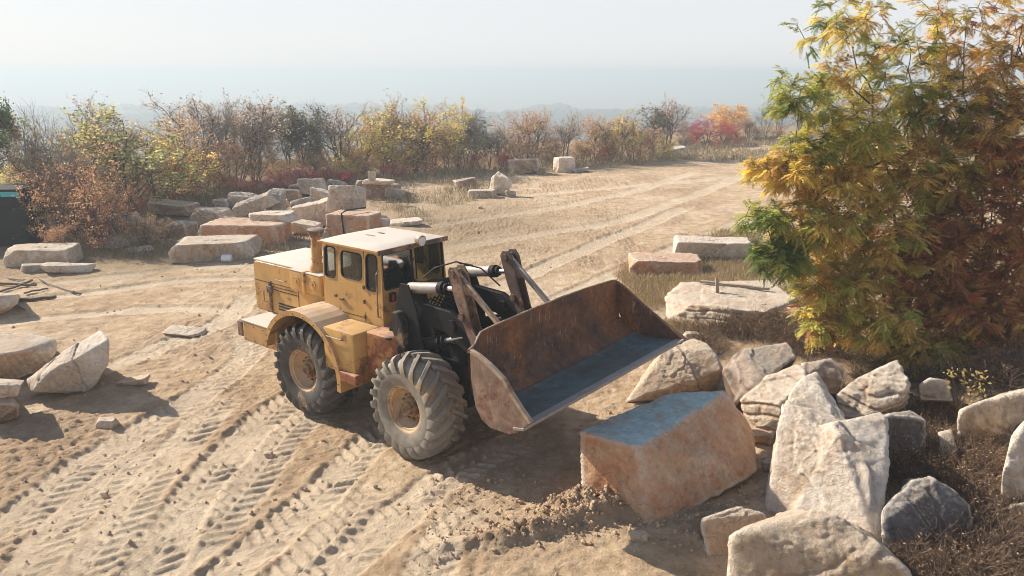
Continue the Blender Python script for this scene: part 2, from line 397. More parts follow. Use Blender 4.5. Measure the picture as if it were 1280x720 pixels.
# ------------------------------------------------------------------ terrain
TRACKS = [
 ([(-3.3, 14.9), (-4.0, 13.0), (-4.1, 11.0), (-4.4, 9.3), (-5.0, 7.5)], .40, .04, .9),
 ([(-5.6, 15.0), (-5.7, 12.5), (-5.6, 10.2), (-5.3, 8.0)], .40, .04, .8),
 ([(-2.0, 11.5), (-2.3, 10.4), (-2.7, 9.0), (-3.2, 7.6)], .40, .05, .9),  # points, half width, depth, lug strength
 ([(-2.2, 16.5), (-4.0, 15.0), (-4.6, 13.4), (-4.8, 11.6), (-4.7, 9.3), (-4.4, 7.6)], .36, .075, 1.0),
 ([(-1.2, 14.6), (-2.3, 12.9), (-3.0, 10.6), (-3.6, 9.0), (-4.2, 7.4)], .36, .08, 1.0),
 ([(.6, 13.0), (-.9, 11.5), (-1.7, 10.1), (-2.3, 8.8), (-2.9, 7.3)], .36, .07, 1.0),
 ([(-.2, 10.8), (-.9, 9.6), (-1.1, 8.4), (-1.6, 7.0)], .34, .05, .7),
 ([(-6.2, 13.5), (-6.4, 11.0), (-6.2, 9.0), (-5.6, 7.2)], .36, .06, .6),
 ([(-6.9, 19.0), (-6.0, 17.3), (-6.1, 15.0), (-7.0, 12.0), (-7.0, 9.0)], .36, .07, .6),
 ([(-16, 19.5), (-13, 22.0), (-10, 23.7), (-6.5, 24.0), (-3, 23.2)], .34, .08, .3),
 ([(-16, 17.5), (-12.4, 19.8), (-9.5, 20.8), (-6.5, 20.2)], .34, .08, .3),
 ([(-15, 22.8), (-11.5, 25.0), (-7.5, 25.8), (-4, 25.2)], .30, .06, .3),
 ([(-9.5, 13), (-8.6, 16.5), (-7.4, 19.5), (-7.6, 22.5)], .34, .05, .5),
 ([(-1.0, 22.0), (1.7, 26.5), (4.5, 31.5), (8.5, 38.0)], .40, .07, 1.0),
 ([(1.0, 21.0), (3.8, 25.2), (7.0, 30.0), (11.5, 36)], .40, .06, .9),
 ([(3.0, 20), (5.0, 23), (8.5, 26), (13.0, 29.0)], .38, .05, .5),
 ([(-3, 28), (1, 31), (6, 36), (12, 46), (20, 60)], .45, .05, .5),
 ([(-6, 31), (-1, 35), (5, 41), (12, 52)], .45, .05, .4),
 ([(-2, 40), (6, 45), (14, 50), (24, 62)], .5, .05, .3),
 ([(.5, 17.5), (3.2, 19.5), (6, 21.5), (10, 23)], .36, .06, .8),
]

def smooth_path(pts, step=.12):
    P = [np.array(p, float) for p in pts]; P = [2 * P[0] - P[1]] + P + [2 * P[-1] - P[-2]]
    out = []
    for i in range(1, len(P) - 2):
        L = np.linalg.norm(P[i + 1] - P[i]); n = max(2, int(L / step))
        for k in range(n):
            t = k / n
            out.append(.5 * (2 * P[i] + (P[i + 1] - P[i - 1]) * t + (2 * P[i - 1] - 5 * P[i] + 4 * P[i + 1] - P[i + 2]) * t * t + (-P[i - 1] + 3 * P[i] - 3 * P[i + 1] + P[i + 2]) * t ** 3))
    out.append(P[-2]); return np.array(out)

# edge of the quarry plateau: y beyond which the ground falls away, as function of x
EX = np.array([-120, -60, -30, -20, -12, -5, 2, 8, 15, 22, 30, 60, 120.]); EY = np.array([30, 36, 39, 42, 50, 60, 64, 66, 72, 84, 92, 96, 100.])

def base_h(x, y):
    """large-scale shape of the ground, vectorised"""
    x = np.asarray(x, float); y = np.asarray(y, float)
    d = np.maximum(y - np.interp(x, EX, EY), -1e9)
    h = np.zeros_like(x)
    h -= 45 * sstep(0, 260, d) * (d > 0)
    near = 1 - sstep(90, 200, y)
    h += near * (.10 * fbm2(x * .18, y * .18, 3, 5) + .05 * fbm2(x * .6, y * .6, 3, 9))
    # banks: under the left rock pile, and at the right under the trees
    h += .5 * sstep(-8, -16, x) * sstep(28, 36, y) * near
    h += .9 * sstep(6.5, 12, x) * sstep(9, 15, y) * (1 - sstep(22, 30, y))
    h += .35 * np.exp(-(((x - 8.2) / 2.6) ** 2 + ((y - 20) / 3.5) ** 2))
    h += .8 * sstep(6.0, 9.5, x) * sstep(8, 11, y) * (1 - sstep(13, 17, y)) * .6
    return h

def mound_h(x, y):
    # soil pushed up at the foot of the big block, and a low ridge running left of it
    h = .30 * np.exp(-(((x - 1.15) / .55) ** 2 + ((y - 10.35) / .28) ** 2))
    h += .22 * np.exp(-(((x - .25 - (y - 9.75) * .9) / .85) ** 2 + ((y - 9.78 - (x - .4) * .30) / .17) ** 2))
    h += .18 * np.exp(-(((x - 2.9) / .7) ** 2 + ((y - 9.9) / .5) ** 2))
    return h

def full_h(x, y, want_zone=False):
    h = base_h(x, y)
    shp = x.shape; soil = np.zeros(shp); comp = np.zeros(shp); gr = np.zeros(shp)
    nearm = (y < 90) & (y > -10)
    plateau = 1 - sstep(70, 120, y)
    rough = fbm2(x * 1.7, y * 1.7, 5, 21, .62)
    patch = sstep(-.12, .28, fbm2(x * .33, y * .33, 4, 33))
    # left foreground and strip between the tracks are crumbly
    leftm = sstep(-5.2, -6.8, x) * (1 - sstep(16, 21, y)) * .75
    lane = sstep(.05, .3, fbm2(x * .55 + 3, y * .22, 3, 41)) * (1 - sstep(18, 26, y)) * .6
    cr = np.clip(np.maximum(np.maximum(leftm * (.4 + .9 * patch), lane), (.5 + .3 * sstep(18, 24, y)) * patch * sstep(-.35, .2, fbm2(x * .9, y * .5, 4, 35)) * (1 - sstep(48, 75, y))), 0, 1)
    soil = np.maximum(soil, cr)
    cl = fbm2(x * 6.5, y * 6.5, 4, 55, .65)
    fn = fbm2(x * 11, y * 11, 3, 57, .7)
    h = h + plateau * (.04 * rough * (.5 + cr) + cr * (.05 * np.maximum(cl, -.1) + .02 * fn) + .016 * fn + .018 * cl)
    if nearm.any():
        for k, (pts, w, dep, lug) in enumerate(TRACKS):
            path = smooth_path(pts, .15); lo = path.min(0) - 1.2; hi = path.max(0) + 1.2
            sel = np.nonzero((x > lo[0]) & (x < hi[0]) & (y > lo[1]) & (y < hi[1]))
            if len(sel[0]) == 0: continue
            X = x[sel]; Y = y[sel]
            a = path[:-1]; b = path[1:]; seg = b - a; L = np.linalg.norm(seg, axis=1); cum = np.concatenate([[0], np.cumsum(L)])
            best = np.full(X.shape, 1e9); sv = np.zeros(X.shape); wv = np.zeros(X.shape)
            for i in range(len(a)):
                rx = X - a[i, 0]; ry = Y - a[i, 1]; t = np.clip((rx * seg[i, 0] + ry * seg[i, 1]) / L[i] ** 2, 0, 1)
                dx = rx - t * seg[i, 0]; dy = ry - t * seg[i, 1]; dd = dx * dx + dy * dy; u = dd < best
                best[u] = dd[u]; sv[u] = (cum[i] + t * L[i])[u]; side = np.sign(seg[i, 0] * ry - seg[i, 1] * rx); wv[u] = (np.sqrt(dd) * side)[u]
            wob = .06 * fbm2(X * 2.3, Y * 2.3, 4, 70 + k)
            q = np.abs(wv + wob) / w
            ins = 1 - sstep(.85, 1.12, q)
            berm = np.exp(-((q - 1.22) / .16) ** 2)
            fade = sstep(-1.0, -.35, fbm2(X * .5, Y * .5, 3, 90 + k)) * sstep(0, 1.5, sv) * (1 - sstep(cum[-1] - 1.5, cum[-1], sv))
            ph = sv / .235 + np.abs(wv) / w * .95 + .10 * vn2(X * 3, Y * 3, 80 + k); fr = ph - np.floor(ph)
            lugs = sstep(.0, .10, fr) * (1 - sstep(.14, .60, fr)) * sstep(.02, .12, q) * (1 - sstep(.92, 1.1, q))
            brk = sstep(-.45, .0, fbm2(X * 1.3, Y * 1.3, 3, 60 + k))
            dh = -dep * .60 * ins + berm * dep * .30 * (.2 + 1.6 * np.abs(fbm2(X * 5, Y * 5, 3, 9 + k))) + lugs * ins * brk * (.058 + .014 * vn2(X * .9, Y * .9, 44 + k)) * lug * np.where(Y > 19, .35, 1.0)
            sm = base_h(X, Y); h[sel] = sm + (h[sel] - sm) * (1 - .55 * ins * fade) + dh * fade
            comp[sel] = np.maximum(comp[sel], ins * fade * .6); soil[sel] *= (1 - .8 * ins * fade)
            soil[sel] = np.maximum(soil[sel], berm * fade * .55)
    mh = mound_h(x, y)
    mm = np.clip(mh / .12, 0, 1)
    h = h + mh * (1 + .5 * cl) + mm * .04 * cl; soil = np.maximum(soil, mm)
    # grass / humus zones
    ey = np.interp(x, EX, EY)
    gr = sstep(-15, -5, y - ey + 4 * fbm2(x * .15, y * .15, 3, 77)) * .95
    gr = np.maximum(gr, .95 * sstep(-9.5, -12, x + .35 * (y - 26)) * sstep(22, 27, y))
    gr = np.maximum(gr, .8 * np.exp(-(((x + 3) / 5.5) ** 2 + ((y - 33) / 7) ** 2)))
    gr = np.maximum(gr, .95 * sstep(5.0, 7.2, x) * (1 - sstep(26, 30, y)) * sstep(8.5, 11, y))
    gr = np.maximum(gr, .8 * np.exp(-(((x - 5.6) / 2.4) ** 2 + ((y - 19.5) / 3.0) ** 2)))
    if want_zone: return h, soil, comp, gr
    return h

_cache_h = {}
def gz(x, y):
    return float(full_h(np.array([float(x)]), np.array([float(y)]))[0])

def grow_axis(start, end, s0, rate, smax):
    out = [start]; s = s0
    while (end > start and out[-1] < end) or (end < start and out[-1] > end):
        out.append(out[-1] + (s if end > start else -s)); s = min(s * rate, smax)
    return out

def build_ground():
    s = .034
    core = list(np.arange(-8.0, 5.0, s))
    xr = grow_axis(core[-1], 40, s, 1.014, 2); xr += grow_axis(xr[-1], 9000, xr[-1] - xr[-2], 1.09, 900)[1:]
    xl = grow_axis(core[0], -40, s, 1.014, 2); xl += grow_axis(xl[-1], -9000, xl[-2] - xl[-1], 1.09, 900)[1:]
    xs = np.array(xl[1:][::-1] + core + xr[1:])
    yc = list(np.arange(7.4, 15.0, s)); yf = [yc[-1]]
    while yf[-1] < 120: yf.append(yf[-1] + max(s, .00017 * yf[-1] ** 2))
    yf += grow_axis(yf[-1], 9000, yf[-1] - yf[-2], 1.07, 900)[1:]
    yb = grow_axis(yc[0], -400, .08, 1.12, 80)[1:]
    ys = np.array(yb[::-1] + yc + yf[1:])
    X, Y = np.meshgrid(xs, ys)
    h, soil, comp, gr = full_h(X, Y, True)
    nx, ny = len(xs), len(ys)
    V = np.stack([X, Y, h], -1).reshape(-1, 3)
    idx = np.arange(nx * ny).reshape(ny, nx)
    F = np.stack([idx[:-1, :-1], idx[:-1, 1:], idx[1:, 1:], idx[1:, :-1]], -1).reshape(-1, 4)
    col = np.stack([soil, comp, gr, np.ones_like(gr)], -1).reshape(-1, 4)
    o = mesh_np('ground', V, F, ground_mat(), None, True, ('zone', col, 'POINT'))
    tag(o, kind='structure'); print('ground', nx, ny); return o

# ------------------------------------------------------------------ rocks
_ico = {}
def ico(sub):
    if sub not in _ico:
        bm = bmesh.new(); bmesh.ops.create_icosphere(bm, subdivisions=sub, radius=1.0)
        v = np.array([x.co[:] for x in bm.verts]); f = np.array([[q.index for q in t.verts] for t in bm.faces]); bm.free(); _ico[sub] = (v, f)
    return _ico[sub]

def hull_planes(pts):
    bm = bmesh.new()
    for p in pts: bm.verts.new(p)
    r = bmesh.ops.convex_hull(bm, input=bm.verts)
    bmesh.ops.recalc_face_normals(bm, faces=bm.faces); bm.normal_update()
    pl = [(np.array(f.normal[:]), float(f.normal.dot(f.verts[0].co))) for f in bm.faces]; bm.free(); return pl

def rock_mesh(name, pts, mat, seed=0, sub=5, rough=.03, chips=6, soft=260, strata=0.0, chipdepth=.12, parent=None, extra=None, spalls=None, cracks=2):
    """star-shaped stone: hull planes + chiselled chips + noise. pts world; returns object with origin at centroid base"""
    rng = np.random.RandomState(seed)
    pts = np.array(pts, float); lo = pts.min(0); hi = pts.max(0); c = (lo + hi) / 2; c = .5 * c + .5 * pts.mean(0); P = pts - c
    size = (hi - lo) / 2; S = float(np.prod(size + .02) ** (1 / 3))
    pl = hull_planes([tuple(p) for p in P])
    pl = [(n, d) for n, d in pl if d > .01]
    for k in range(chips):
        n = rng.normal(size=3); n[2] = abs(n[2]) * .9 + .1 if rng.rand() < .75 else n[2]; n /= np.linalg.norm(n)
        sup = (P @ n).max(); pl.append((n, sup * (1 - chipdepth * (.35 + rng.rand() * .9))))
    for k in range((12 if sub > 4 else 7) if spalls is None else spalls):   # spalls all over
        n = rng.normal(size=3); n /= np.linalg.norm(n); sup = (P @ n).max(); pl.append((n, sup * (1 - chipdepth * .45 * rng.rand() - .01)))
    sub = min(6, sub + 1)
    v, f = ico(sub)
    d = v * (size + .15 * S); d = d / np.linalg.norm(d, axis=1)[:, None]
    inv = np.zeros(len(d)); k = soft
    jn = 1 + .035 * fbm3(d * 3.1 + seed, 3, seed + 2)
    q = np.stack([np.maximum(d @ n, 1e-4) / dd * (1 if i_ % 3 else jn) for i_, (n, dd) in enumerate(pl)], 1)      # 1/r per plane
    mx = q.max(1); inv = mx * (1 + np.log(np.exp((q / mx[:, None] - 1) * k).sum(1)) / k)
    r = 1 / inv
    if extra is not None:
        pe = [(n, dd) for n, dd in hull_planes([tuple(p) for p in np.array(extra) - c]) if dd > .005]
        qe = np.stack([np.maximum(d @ n, 1e-4) / dd * (1 if i_ % 3 else jn) for i_, (n, dd) in enumerate(pe)], 1); r = np.maximum(r, 1 / qe.max(1))
    V = d * r[:, None]
    nz = V / S
    disp = rough * S * (1.3 * fbm3(nz * 1.1 + seed, 3, seed) + .55 * (1 - 2 * np.abs(fbm3(nz * 2.6 + seed * 2, 3, seed + 5))) + .5 * fbm3(nz * 6, 4, seed + 9, .62) - .45 * np.clip(1 - np.abs(fbm3(nz * 1.9 + 40, 3, seed + 12)) * 9, 0, 1))
    for k in range(cracks):      # fractures: a narrow groove, with one lip standing proud
        n = rng.normal(size=3); n /= np.linalg.norm(n); off = rng.uniform(-.45, .45)
        dd = nz @ n - off + .22 * fbm3(nz * 1.6 + 9 * k, 4, seed + 20 + k)
        disp -= S * (.045 * np.exp(-(dd / .022) ** 2) + .030 * sstep(0, .03, dd) * sstep(.9, .3, dd))
    disp += rough * S * .30 * fbm3(nz * 16, 3, seed + 31, .7)
    if strata:
        zz = V[:, 2] / S * 5 + 1.2 * fbm3(nz * .9, 2, seed + 3); fr = zz - np.floor(zz)
        disp -= strata * S * .05 * np.exp(-((fr - .5) / .13) ** 2)
    V = V * (1 + (disp / np.linalg.norm(V, axis=1)))[:, None]
    o = mesh_np(name, V, f, mat, parent, True)
    o.location = tuple(c)
    return o

ROCKCOUNT = 0
def world_pts(vs):
    """vertices given as (px, py, z [, dx, dy]) -> world"""
    out = []
    for q in vs:
        x, y = at(q[0], q[1], q[2]); dx = q[3] if len(q) > 3 else 0; dy = q[4] if len(q) > 4 else 0
        out.append((x + dx, y + dy, q[2]))
    return out

def hull_rock(vs, mat, label, cat='rock', group=None, name='boulder', **kw):
    global ROCKCOUNT; ROCKCOUNT += 1
    kw.setdefault('seed', ROCKCOUNT * 7 + 3)
    if 'extra' in kw: kw['extra'] = world_pts(kw['extra'])
    o = rock_mesh(name, world_pts(vs), RM[mat], **kw); tag(o, label, cat, group); return o

def block(bx, by, wpx, hpx, mat, label, yaw=0.0, dr=.7, z0=None, tilt=(0, 0), group=None, kind='block', name='boulder', cat='rock', hgt=None, jit=.15, **kw):
    """a stone whose front foot is at pixel (bx,by), wpx wide, hpx tall in the photograph"""
    global ROCKCOUNT; ROCKCOUNT += 1
    seed = kw.pop('seed', ROCKCOUNT * 13 + 1); rng = np.random.RandomState(seed)
    if yaw == 0.0 and kind != 'boulder': yaw = float(rng.uniform(-.35, .35))
    if tilt == (0, 0) and z0 is None and jit > .1: tilt = (float(rng.uniform(-.10, .10)), float(rng.uniform(-.16, .16)))
    zz = 0.0 if z0 is None else z0
    x, y = at(bx, by, zz); 
    if z0 is None:
        for _ in range(3):
            zz = gz(x, y); x, y = at(bx, by, zz)
    dist = y * cp + (CAM_H - zz) * sp; mpp = dist / 1000.0; el = math.atan2(CAM_H - zz, y)
    W = wpx * mpp; D = W * dr
    Hh = hgt if hgt else max(.12, (hpx * mpp - D * math.sin(el)) / math.cos(el))
    L = W / (abs(math.cos(yaw)) + dr * abs(math.sin(yaw))) if True else W; D = L * dr
    sink = .06 * Hh + .03 if z0 is None else .02
    P = []
    for sx in (-1, 1):
        for sy in (-1, 1):
            for sz in (0, 1):
                if kind == 'boulder':
                    k = .82 if sz else .8; P.append((sx * L / 2 * k, sy * D / 2 * k, (.04 if sz == 0 else .88) * Hh))
                else: P.append((sx * L / 2, sy * D / 2, sz * Hh))
    P = np.array(P); P += rng.uniform(-1, 1, P.shape) * np.array([L, D, Hh]) * jit
    if kind == 'boulder':
        ex = []
        for k in range(9):
            a = rng.rand() * 6.28; e = rng.uniform(-.2, 1.2); ex.append((math.cos(a) * L / 2 * math.cos(e), math.sin(a) * D / 2 * math.cos(e), Hh * (.45 + .55 * math.sin(e))))
        P = np.concatenate([P, ex])
    M3 = Matrix.Rotation(yaw, 3, 'Z') @ Matrix.Rotation(tilt[0], 3, 'X') @ Matrix.Rotation(tilt[1], 3, 'Y')
    P = np.array([M3 @ Vector(p) for p in P])
    ext = -P[:, 1].min()
    P += np.array([x, y + ext, zz - P[:, 2].min() - sink]) if z0 is None else np.array([x, y + ext, zz - P[:, 2].min()])
    kw.setdefault('sub', 5 if wpx > 45 else 4)
    kw.setdefault('rough', .045 if kind == 'block' else .06); kw.setdefault('chips', 6 if kind == 'block' else 9); kw.setdefault('chipdepth', .16)
    o = rock_mesh(name, P, RM[mat], seed=seed, **kw); tag(o, label, cat, group); return o

# ------------------------------------------------------------------ wheel loader
TH = R(38.6); LX, LY = -2.97, 14.88
LZ = 0.0
loader = empty('wheel_loader', (LX, LY, LZ), -TH)
tag(loader, 'ochre yellow wheel loader with raised rusty bucket and dust-caked tyres on the sand', 'wheel loader')
# local frame: x = forward (u), y = -v (v: side near the camera), z up
FYAW = R(42 - 38.6); FROLL = R(3)
def Tf(q, roll=True):
    """front half-frame: yawed at the centre pin and rolled on its axle"""
    u, y, z = q[0], q[1], q[2]; v = -y
    if roll: v, z = v * math.cos(FROLL) + z * math.sin(FROLL), -v * math.sin(FROLL) + z * math.cos(FROLL)
    y = -v; c, s = math.cos(-FYAW), math.sin(-FYAW)
    return Vector((1.4 + u * c - y * s, u * s + y * c, z))
def Tf0(q): return Tf(q, False)
I = lambda q: Vector(q)

def make_wheel(u, y, side, T, tmat, spin=0.0):
    """side -1: outer face towards -y"""
    RR = .865
    def W(q):  # wheel-local (x, axial outwards, z) -> loader
        return T((u + q[0], y + side * q[1], RR + .005 + q[2]))
    # rim disc, dish and hub
    bm = bmesh.new()
    def lathe(prof, seg=40):
        rows = []
        for rr, ax in prof:
            rows.append([bm.verts.new(W((rr * math.cos(2 * math.pi * k / seg), ax, rr * math.sin(2 * math.pi * k / seg)))) for k in range(seg)])
        for a, b in zip(rows, rows[1:]):
            for k in range(seg): bm.faces.new((a[k], a[(k + 1) % seg], b[(k + 1) % seg], b[k]))
        return rows
    rr = lathe([(.10, .19), (.10, .235), (.085, .25), (.02, .25)], 20); bm.faces.new(rr[-1]); 
    rr = lathe([(.165, .10), (.165, .17), (.15, .19), (.10, .195)], 28)
    for k in range(12):
        a = 2 * math.pi * k / 12 + spin; tube(bm, [W((.215 * math.cos(a), .10, .215 * math.sin(a))), W((.215 * math.cos(a), .155, .215 * math.sin(a)))], .018, 6)
    wheel = mk('wheel', bm, M['hub'], loader, True)
    bm = bmesh.new()
    lathe([(.04, .11), (.27, .11), (.30, .13), (.335, .21), (.345, .26), (.375, .27), (.385, .30), (.41, .315), (.415, .29), (.37, .0), (.37, -.26), (.41, -.3)], 48)
    mk('rim', bm, M['rim'], wheel, True)
    # tyre carcass
    bm = bmesh.new()
    prof = [(.395, -.28), (.40, -.31), (.47, -.345), (.58, -.365), (.68, -.36), (.74, -.335), (.77, -.29), (.79, -.2), (.795, 0),
            (.79, .2), (.77, .29), (.74, .335), (.68, .36), (.58, .365), (.47, .345), (.43, .325), (.40, .31), (.39, .27)]
    lathe(prof, 72)
    # bars: each runs from the centre line out over the shoulder
    nb = 21
    for sgn in (-1, 1):
        for k in range(nb):
            a0 = 2 * math.pi * (k + (.5 if sgn > 0 else 0)) / nb + spin
            path = [(-.02, .785, .87), (.08, .785, .87), (.17, .78, .865), (.25, .765, .855), (.315, .745, .83), (.358, .70, .775), (.368, .65, .695)]
            prev = None; n = len(path)
            for i, (ax, r0, r1) in enumerate(path):
                sweep = -(i / (n - 1)) ** .85 * .40
                wdt = .040 if i < 5 else .050
                ring = []
                for (dw, r) in ((-wdt * 1.35, r0 - .02), (-wdt * .8, r1), (wdt * .8, r1), (wdt * 1.35, r0 - .02)):
                    an = a0 + sweep + dw / r
                    rr_ = r * (1 + .004 * math.sin(k * 12.9 + i * 3.7 + dw * 50))
                    axx = sgn * (ax + (.018 if (r > r0 - .01 and i >= 4) else 0))
                    ring.append(bm.verts.new(W((rr_ * math.cos(an), axx, rr_ * math.sin(an)))))
                if prev:
                    for j in range(3): bm.faces.new((prev[j], prev[j + 1], ring[j + 1], ring[j]))
                else: bm.faces.new(ring)
                prev = ring
            bm.faces.new(prev[::-1])
    mk('tyre', bm, tmat, wheel, True)
    return wheel

make_wheel(.05, -1.12, -1, I, M['tyre_grime'], .1)
make_wheel(.05, 1.12, 1, I, M['tyre'], .3)
make_wheel(1.45, -1.12, -1, Tf0, M['tyre_dusty'], .17)
make_wheel(1.45, 1.12, 1, Tf0, M['tyre_dusty'], .4)

# ---- rear half: chassis, hood, cab
bm = bmesh.new()
box(bm, (-2.2, -.55, .75), (1.15, .55, 1.42)); box(bm, (-.25, -.9, .7), (.35, .9, 1.0), .05); box(bm, (.9, -.42, .7), (1.45, .42, 1.3), .03)
mk('rear_frame', bm, M['grime'], loader)
bm = bmesh.new()
prism(bm, [(-2.40, 1.42), (-2.44, 1.55), (-2.44, 2.36), (-2.40, 2.44), (-2.30, 2.475), (-.02, 2.475), (-.02, 1.6), (-.5, 1.45)], -.66, .66, 1, .03)
hood = mk('engine_hood', bm, M['yellow'], loader, True)
bm = bmesh.new(); box(bm, (-2.41, -.655, 2.462), (-.03, .655, 2.497), .02)
mk('hood_top', bm, M['roofpaint'], hood, True)
bm = bmesh.new()
for z in (1.66, 1.60, 1.54): box(bm, (-1.64, -.668, z), (-.98, -.655, z + .032), 0)
mk('louver', bm, M['rubber'], hood)
bm = bmesh.new()  # seams of the side doors, hinge bar and grab handle
box(bm, (-1.90, -.70, 1.46), (-1.84, -.655, 2.10), .01); box(bm, (-1.95, -.715, 1.86), (-1.80, -.66, 2.0), .01)
mk('hinge_bar', bm, M['brownsteel'], hood)
bm = bmesh.new()
tube(bm, [(-2.02, -.66, 1.92), (-2.04, -.72, 1.90), (-2.04, -.72, 1.66), (-2.02, -.66, 1.64)], .012, 6)
mk('handle', bm, M['paleworn'], hood)
bm = bmesh.new(); tube(bm, [(-1.62, -.66, 2.17), (-1.62, -.70, 2.17), (-1.36, -.70, 2.17), (-1.36, -.66, 2.17)], .012, 6)
mk('handle', bm, M['paleworn'], hood)
bm = bmesh.new()
box(bm, (-2.42, -.664, 2.055), (-.98, -.657, 2.065), 0); box(bm, (-1.80, -.666, 1.93), (-.98, -.655, 1.945), 0); box(bm, (-1.80, -.666, 1.995), (-.98, -.655, 2.005), 0)
box(bm, (-.985, -.664, 1.5), (-.975, -.655, 2.47), 0)
mk('seam', bm, M['rubber'], hood)
bm = bmesh.new()
for u0, u1 in ((-1.08, -.66), (-.60, -.14)):
    box(bm, (u0, -.76, 2.09), (u1, -.645, 2.47), .02)
box(bm, (-.67, -.79, 2.05), (-.60, -.64, 2.50), .01)
fb = mk('filter_box', bm, M['yellow'], loader, True)
bm = bmesh.new()
bm.free()
for cu in (-.87, -.38):
    bm = bmesh.new(); tube(bm, [(cu, -.755, 2.28), (cu, -.775, 2.28)], .09, 16); tube(bm, [(cu, -.77, 2.28), (cu, -.792, 2.28)], .035, 10)
    mk('filter_cap', bm, M['yellow'], fb, True)
bm = bmesh.new(); box(bm, (-1.08, -.765, 2.472), (-.14, -.63, 2.488), .005); mk('filter_lid', bm, M['roofpaint'], fb)
# grille at the rear of the hood
bm = bmesh.new(); box(bm, (-2.47, -.5, 1.55), (-2.44, .5, 2.2), .01)
gr_ = mk('radiator_grille', bm, M['rubber'], hood)
bm = bmesh.new()
for k in range(9): box(bm, (-2.485, -.49, 1.6 + k * .07), (-2.47, .49, 1.63 + k * .07), 0)
mk('grille_bar', bm, M['yellow'], gr_)
# exhaust / intake stack
bm = bmesh.new(); tube(bm, [(-.50, -.55, 2.45), (-.49, -.55, 2.56), (-.48, -.55, 2.66)], [.145, .14, .105], 20); tube(bm, [(-.48, -.55, 2.66), (-.46, -.55, 3.20)], .102, 20)
tube(bm, [(-.48, -.55, 2.74), (-.48, -.55, 2.77)], .114, 20)
st = mk('intake_stack', bm, M['yellowrust'], loader, True)
bm = bmesh.new(); tube(bm, [(-.46, -.55, 3.16), (-.46, -.55, 3.26), (-.455, -.55, 3.30), (-.455, -.55, 3.32)], [.11, .15, .165, .12], 20)
mk('stack_cap', bm, M['brownsteel'], st, True)
# rear bumper, side platform
bm = bmesh.new(); box(bm, (-2.62, -1.02, .90), (-2.46, 1.02, 1.22), .02); box(bm, (-2.50, -.55, .95), (-2.1, -.45, 1.15)); box(bm, (-2.50, .45, .95), (-2.1, .55, 1.15)); box(bm, (-2.48, -1.0, 1.17), (-1.9, 1.0, 1.22), .01)
mk('rear_bumper', bm, M['crankworn'], loader)
for sg in (-1, 1):
    bm = bmesh.new(); y0, y1 = sorted((sg * .62, sg * 1.30)); box(bm, (-1.98, y0, 1.00), (-.86, y1, 1.40), .03)
    stp = mk('tool_locker', bm, M['yellowrust'], loader)
    bm = bmesh.new(); box(bm, (-2.00, y0 - .01, 1.402), (-.88, y1 + .01, 1.43), .008); mk('step_plate', bm, M['roofpaint'], stp)
    # fender arc with skirt
    bm = bmesh.new(); y0, y1 = sorted((sg * .70, sg * 1.48))
    cz = .90; cu = .08; R0 = 1.10; n = 22
    def arcp(r, a): return (cu + r * math.cos(a), cz + r * math.sin(a))
    outer = [arcp(R0 + .02, R(168 - (168 - (-8)) * k / n)) for k in range(n + 1)]
    inner = [arcp(R0 - .02, R(-8 + (168 + 8) * k / n)) for k in range(n + 1)]
    for a0, a1 in zip(range(n), range(1, n + 1)):
        o0, o1 = outer[a0], outer[a1]; i0, i1 = inner[n - a0], inner[n - a1]
        vs = [bm.verts.new((p[0], yy, p[1])) for yy in (y0, y1) for p in (o0, o1, i1, i0)]
        for f in ((0, 1, 2, 3), (7, 6, 5, 4), (0, 4, 5, 1), (3, 2, 6, 7)): bm.faces.new([vs[q] for q in f])
    yl = sg * 1.48
    for a0 in range(n):  # folded lip
        p0, p1 = outer[a0], outer[a0 + 1]; q0, q1 = arcp(R0 - .075, R(168 - 176 * a0 / n)), arcp(R0 - .075, R(168 - 176 * (a0 + 1) / n))
        vs = [bm.verts.new((p[0], yy, p[1])) for yy in (yl, yl + sg * .022) for p in (p0, p1, q1, q0)]
        for f in ((0, 1, 2, 3), (7, 6, 5, 4), (0, 4, 5, 1), (3, 2, 6, 7)): bm.faces.new([vs[q] for q in f])
    bmesh.ops.remove_doubles(bm, verts=bm.verts, dist=.001)
    mk('fender', bm, M['yellowrust'], loader)
    # deck and fuel tank behind the fender, front skirt
    bm = bmesh.new(); box(bm, (.72, min(sg * .82, sg * 1.44), 1.10), (1.52, max(sg * .82, sg * 1.44), 1.86), .04)
    tk = mk('fuel_tank', bm, M['yellow'], loader, True)
    bm = bmesh.new(); tube(bm, [(.85, sg * 1.44, 1.72), (.85, sg * 1.48, 1.72), (1.25, sg * 1.48, 1.72), (1.25, sg * 1.44, 1.72)], .012, 6); mk('handle', bm, M['paleworn'], tk)
    bm = bmesh.new(); box(bm, (1.20, min(sg * 1.3, sg * 1.52), .98), (1.62, max(sg * 1.3, sg * 1.52), 1.16), .02); mk('step', bm, M['rusty'], tk)
    bm = bmesh.new(); box(bm, (-.75, min(sg * .64, sg * 1.40), 1.80), (1.50, max(sg * .64, sg * 1.40), 1.84), .008)
    if sg > 0: bm.verts.ensure_lookup_table()
    for v in bm.verts:  # the deck starts ahead of the fender's crown
        if v.co.x < 0: v.co.x = .55
    mk('deck_plate', bm, M['grime'], loader)
bm = bmesh.new(); prism(bm, [(1.525, .86), (2.0, .86), (2.16, .78), (2.28, .55), (2.28, -.55), (2.16, -.78), (2.0, -.86), (1.525, -.86)], 1.10, 1.86, 2, .02)
for v in bm.verts: v.co.y *= 1.35
mk('centre_housing', bm, M['rusty'], loader, True)
bm = bmesh.new(); box(bm, (.2, -.78, 1.55), (1.5, .78, 1.80), .02); box(bm, (1.5, -1.15, 1.802), (2.1, 1.15, 1.835), .01)
mk('cab_floor', bm, M['grime'], loader)

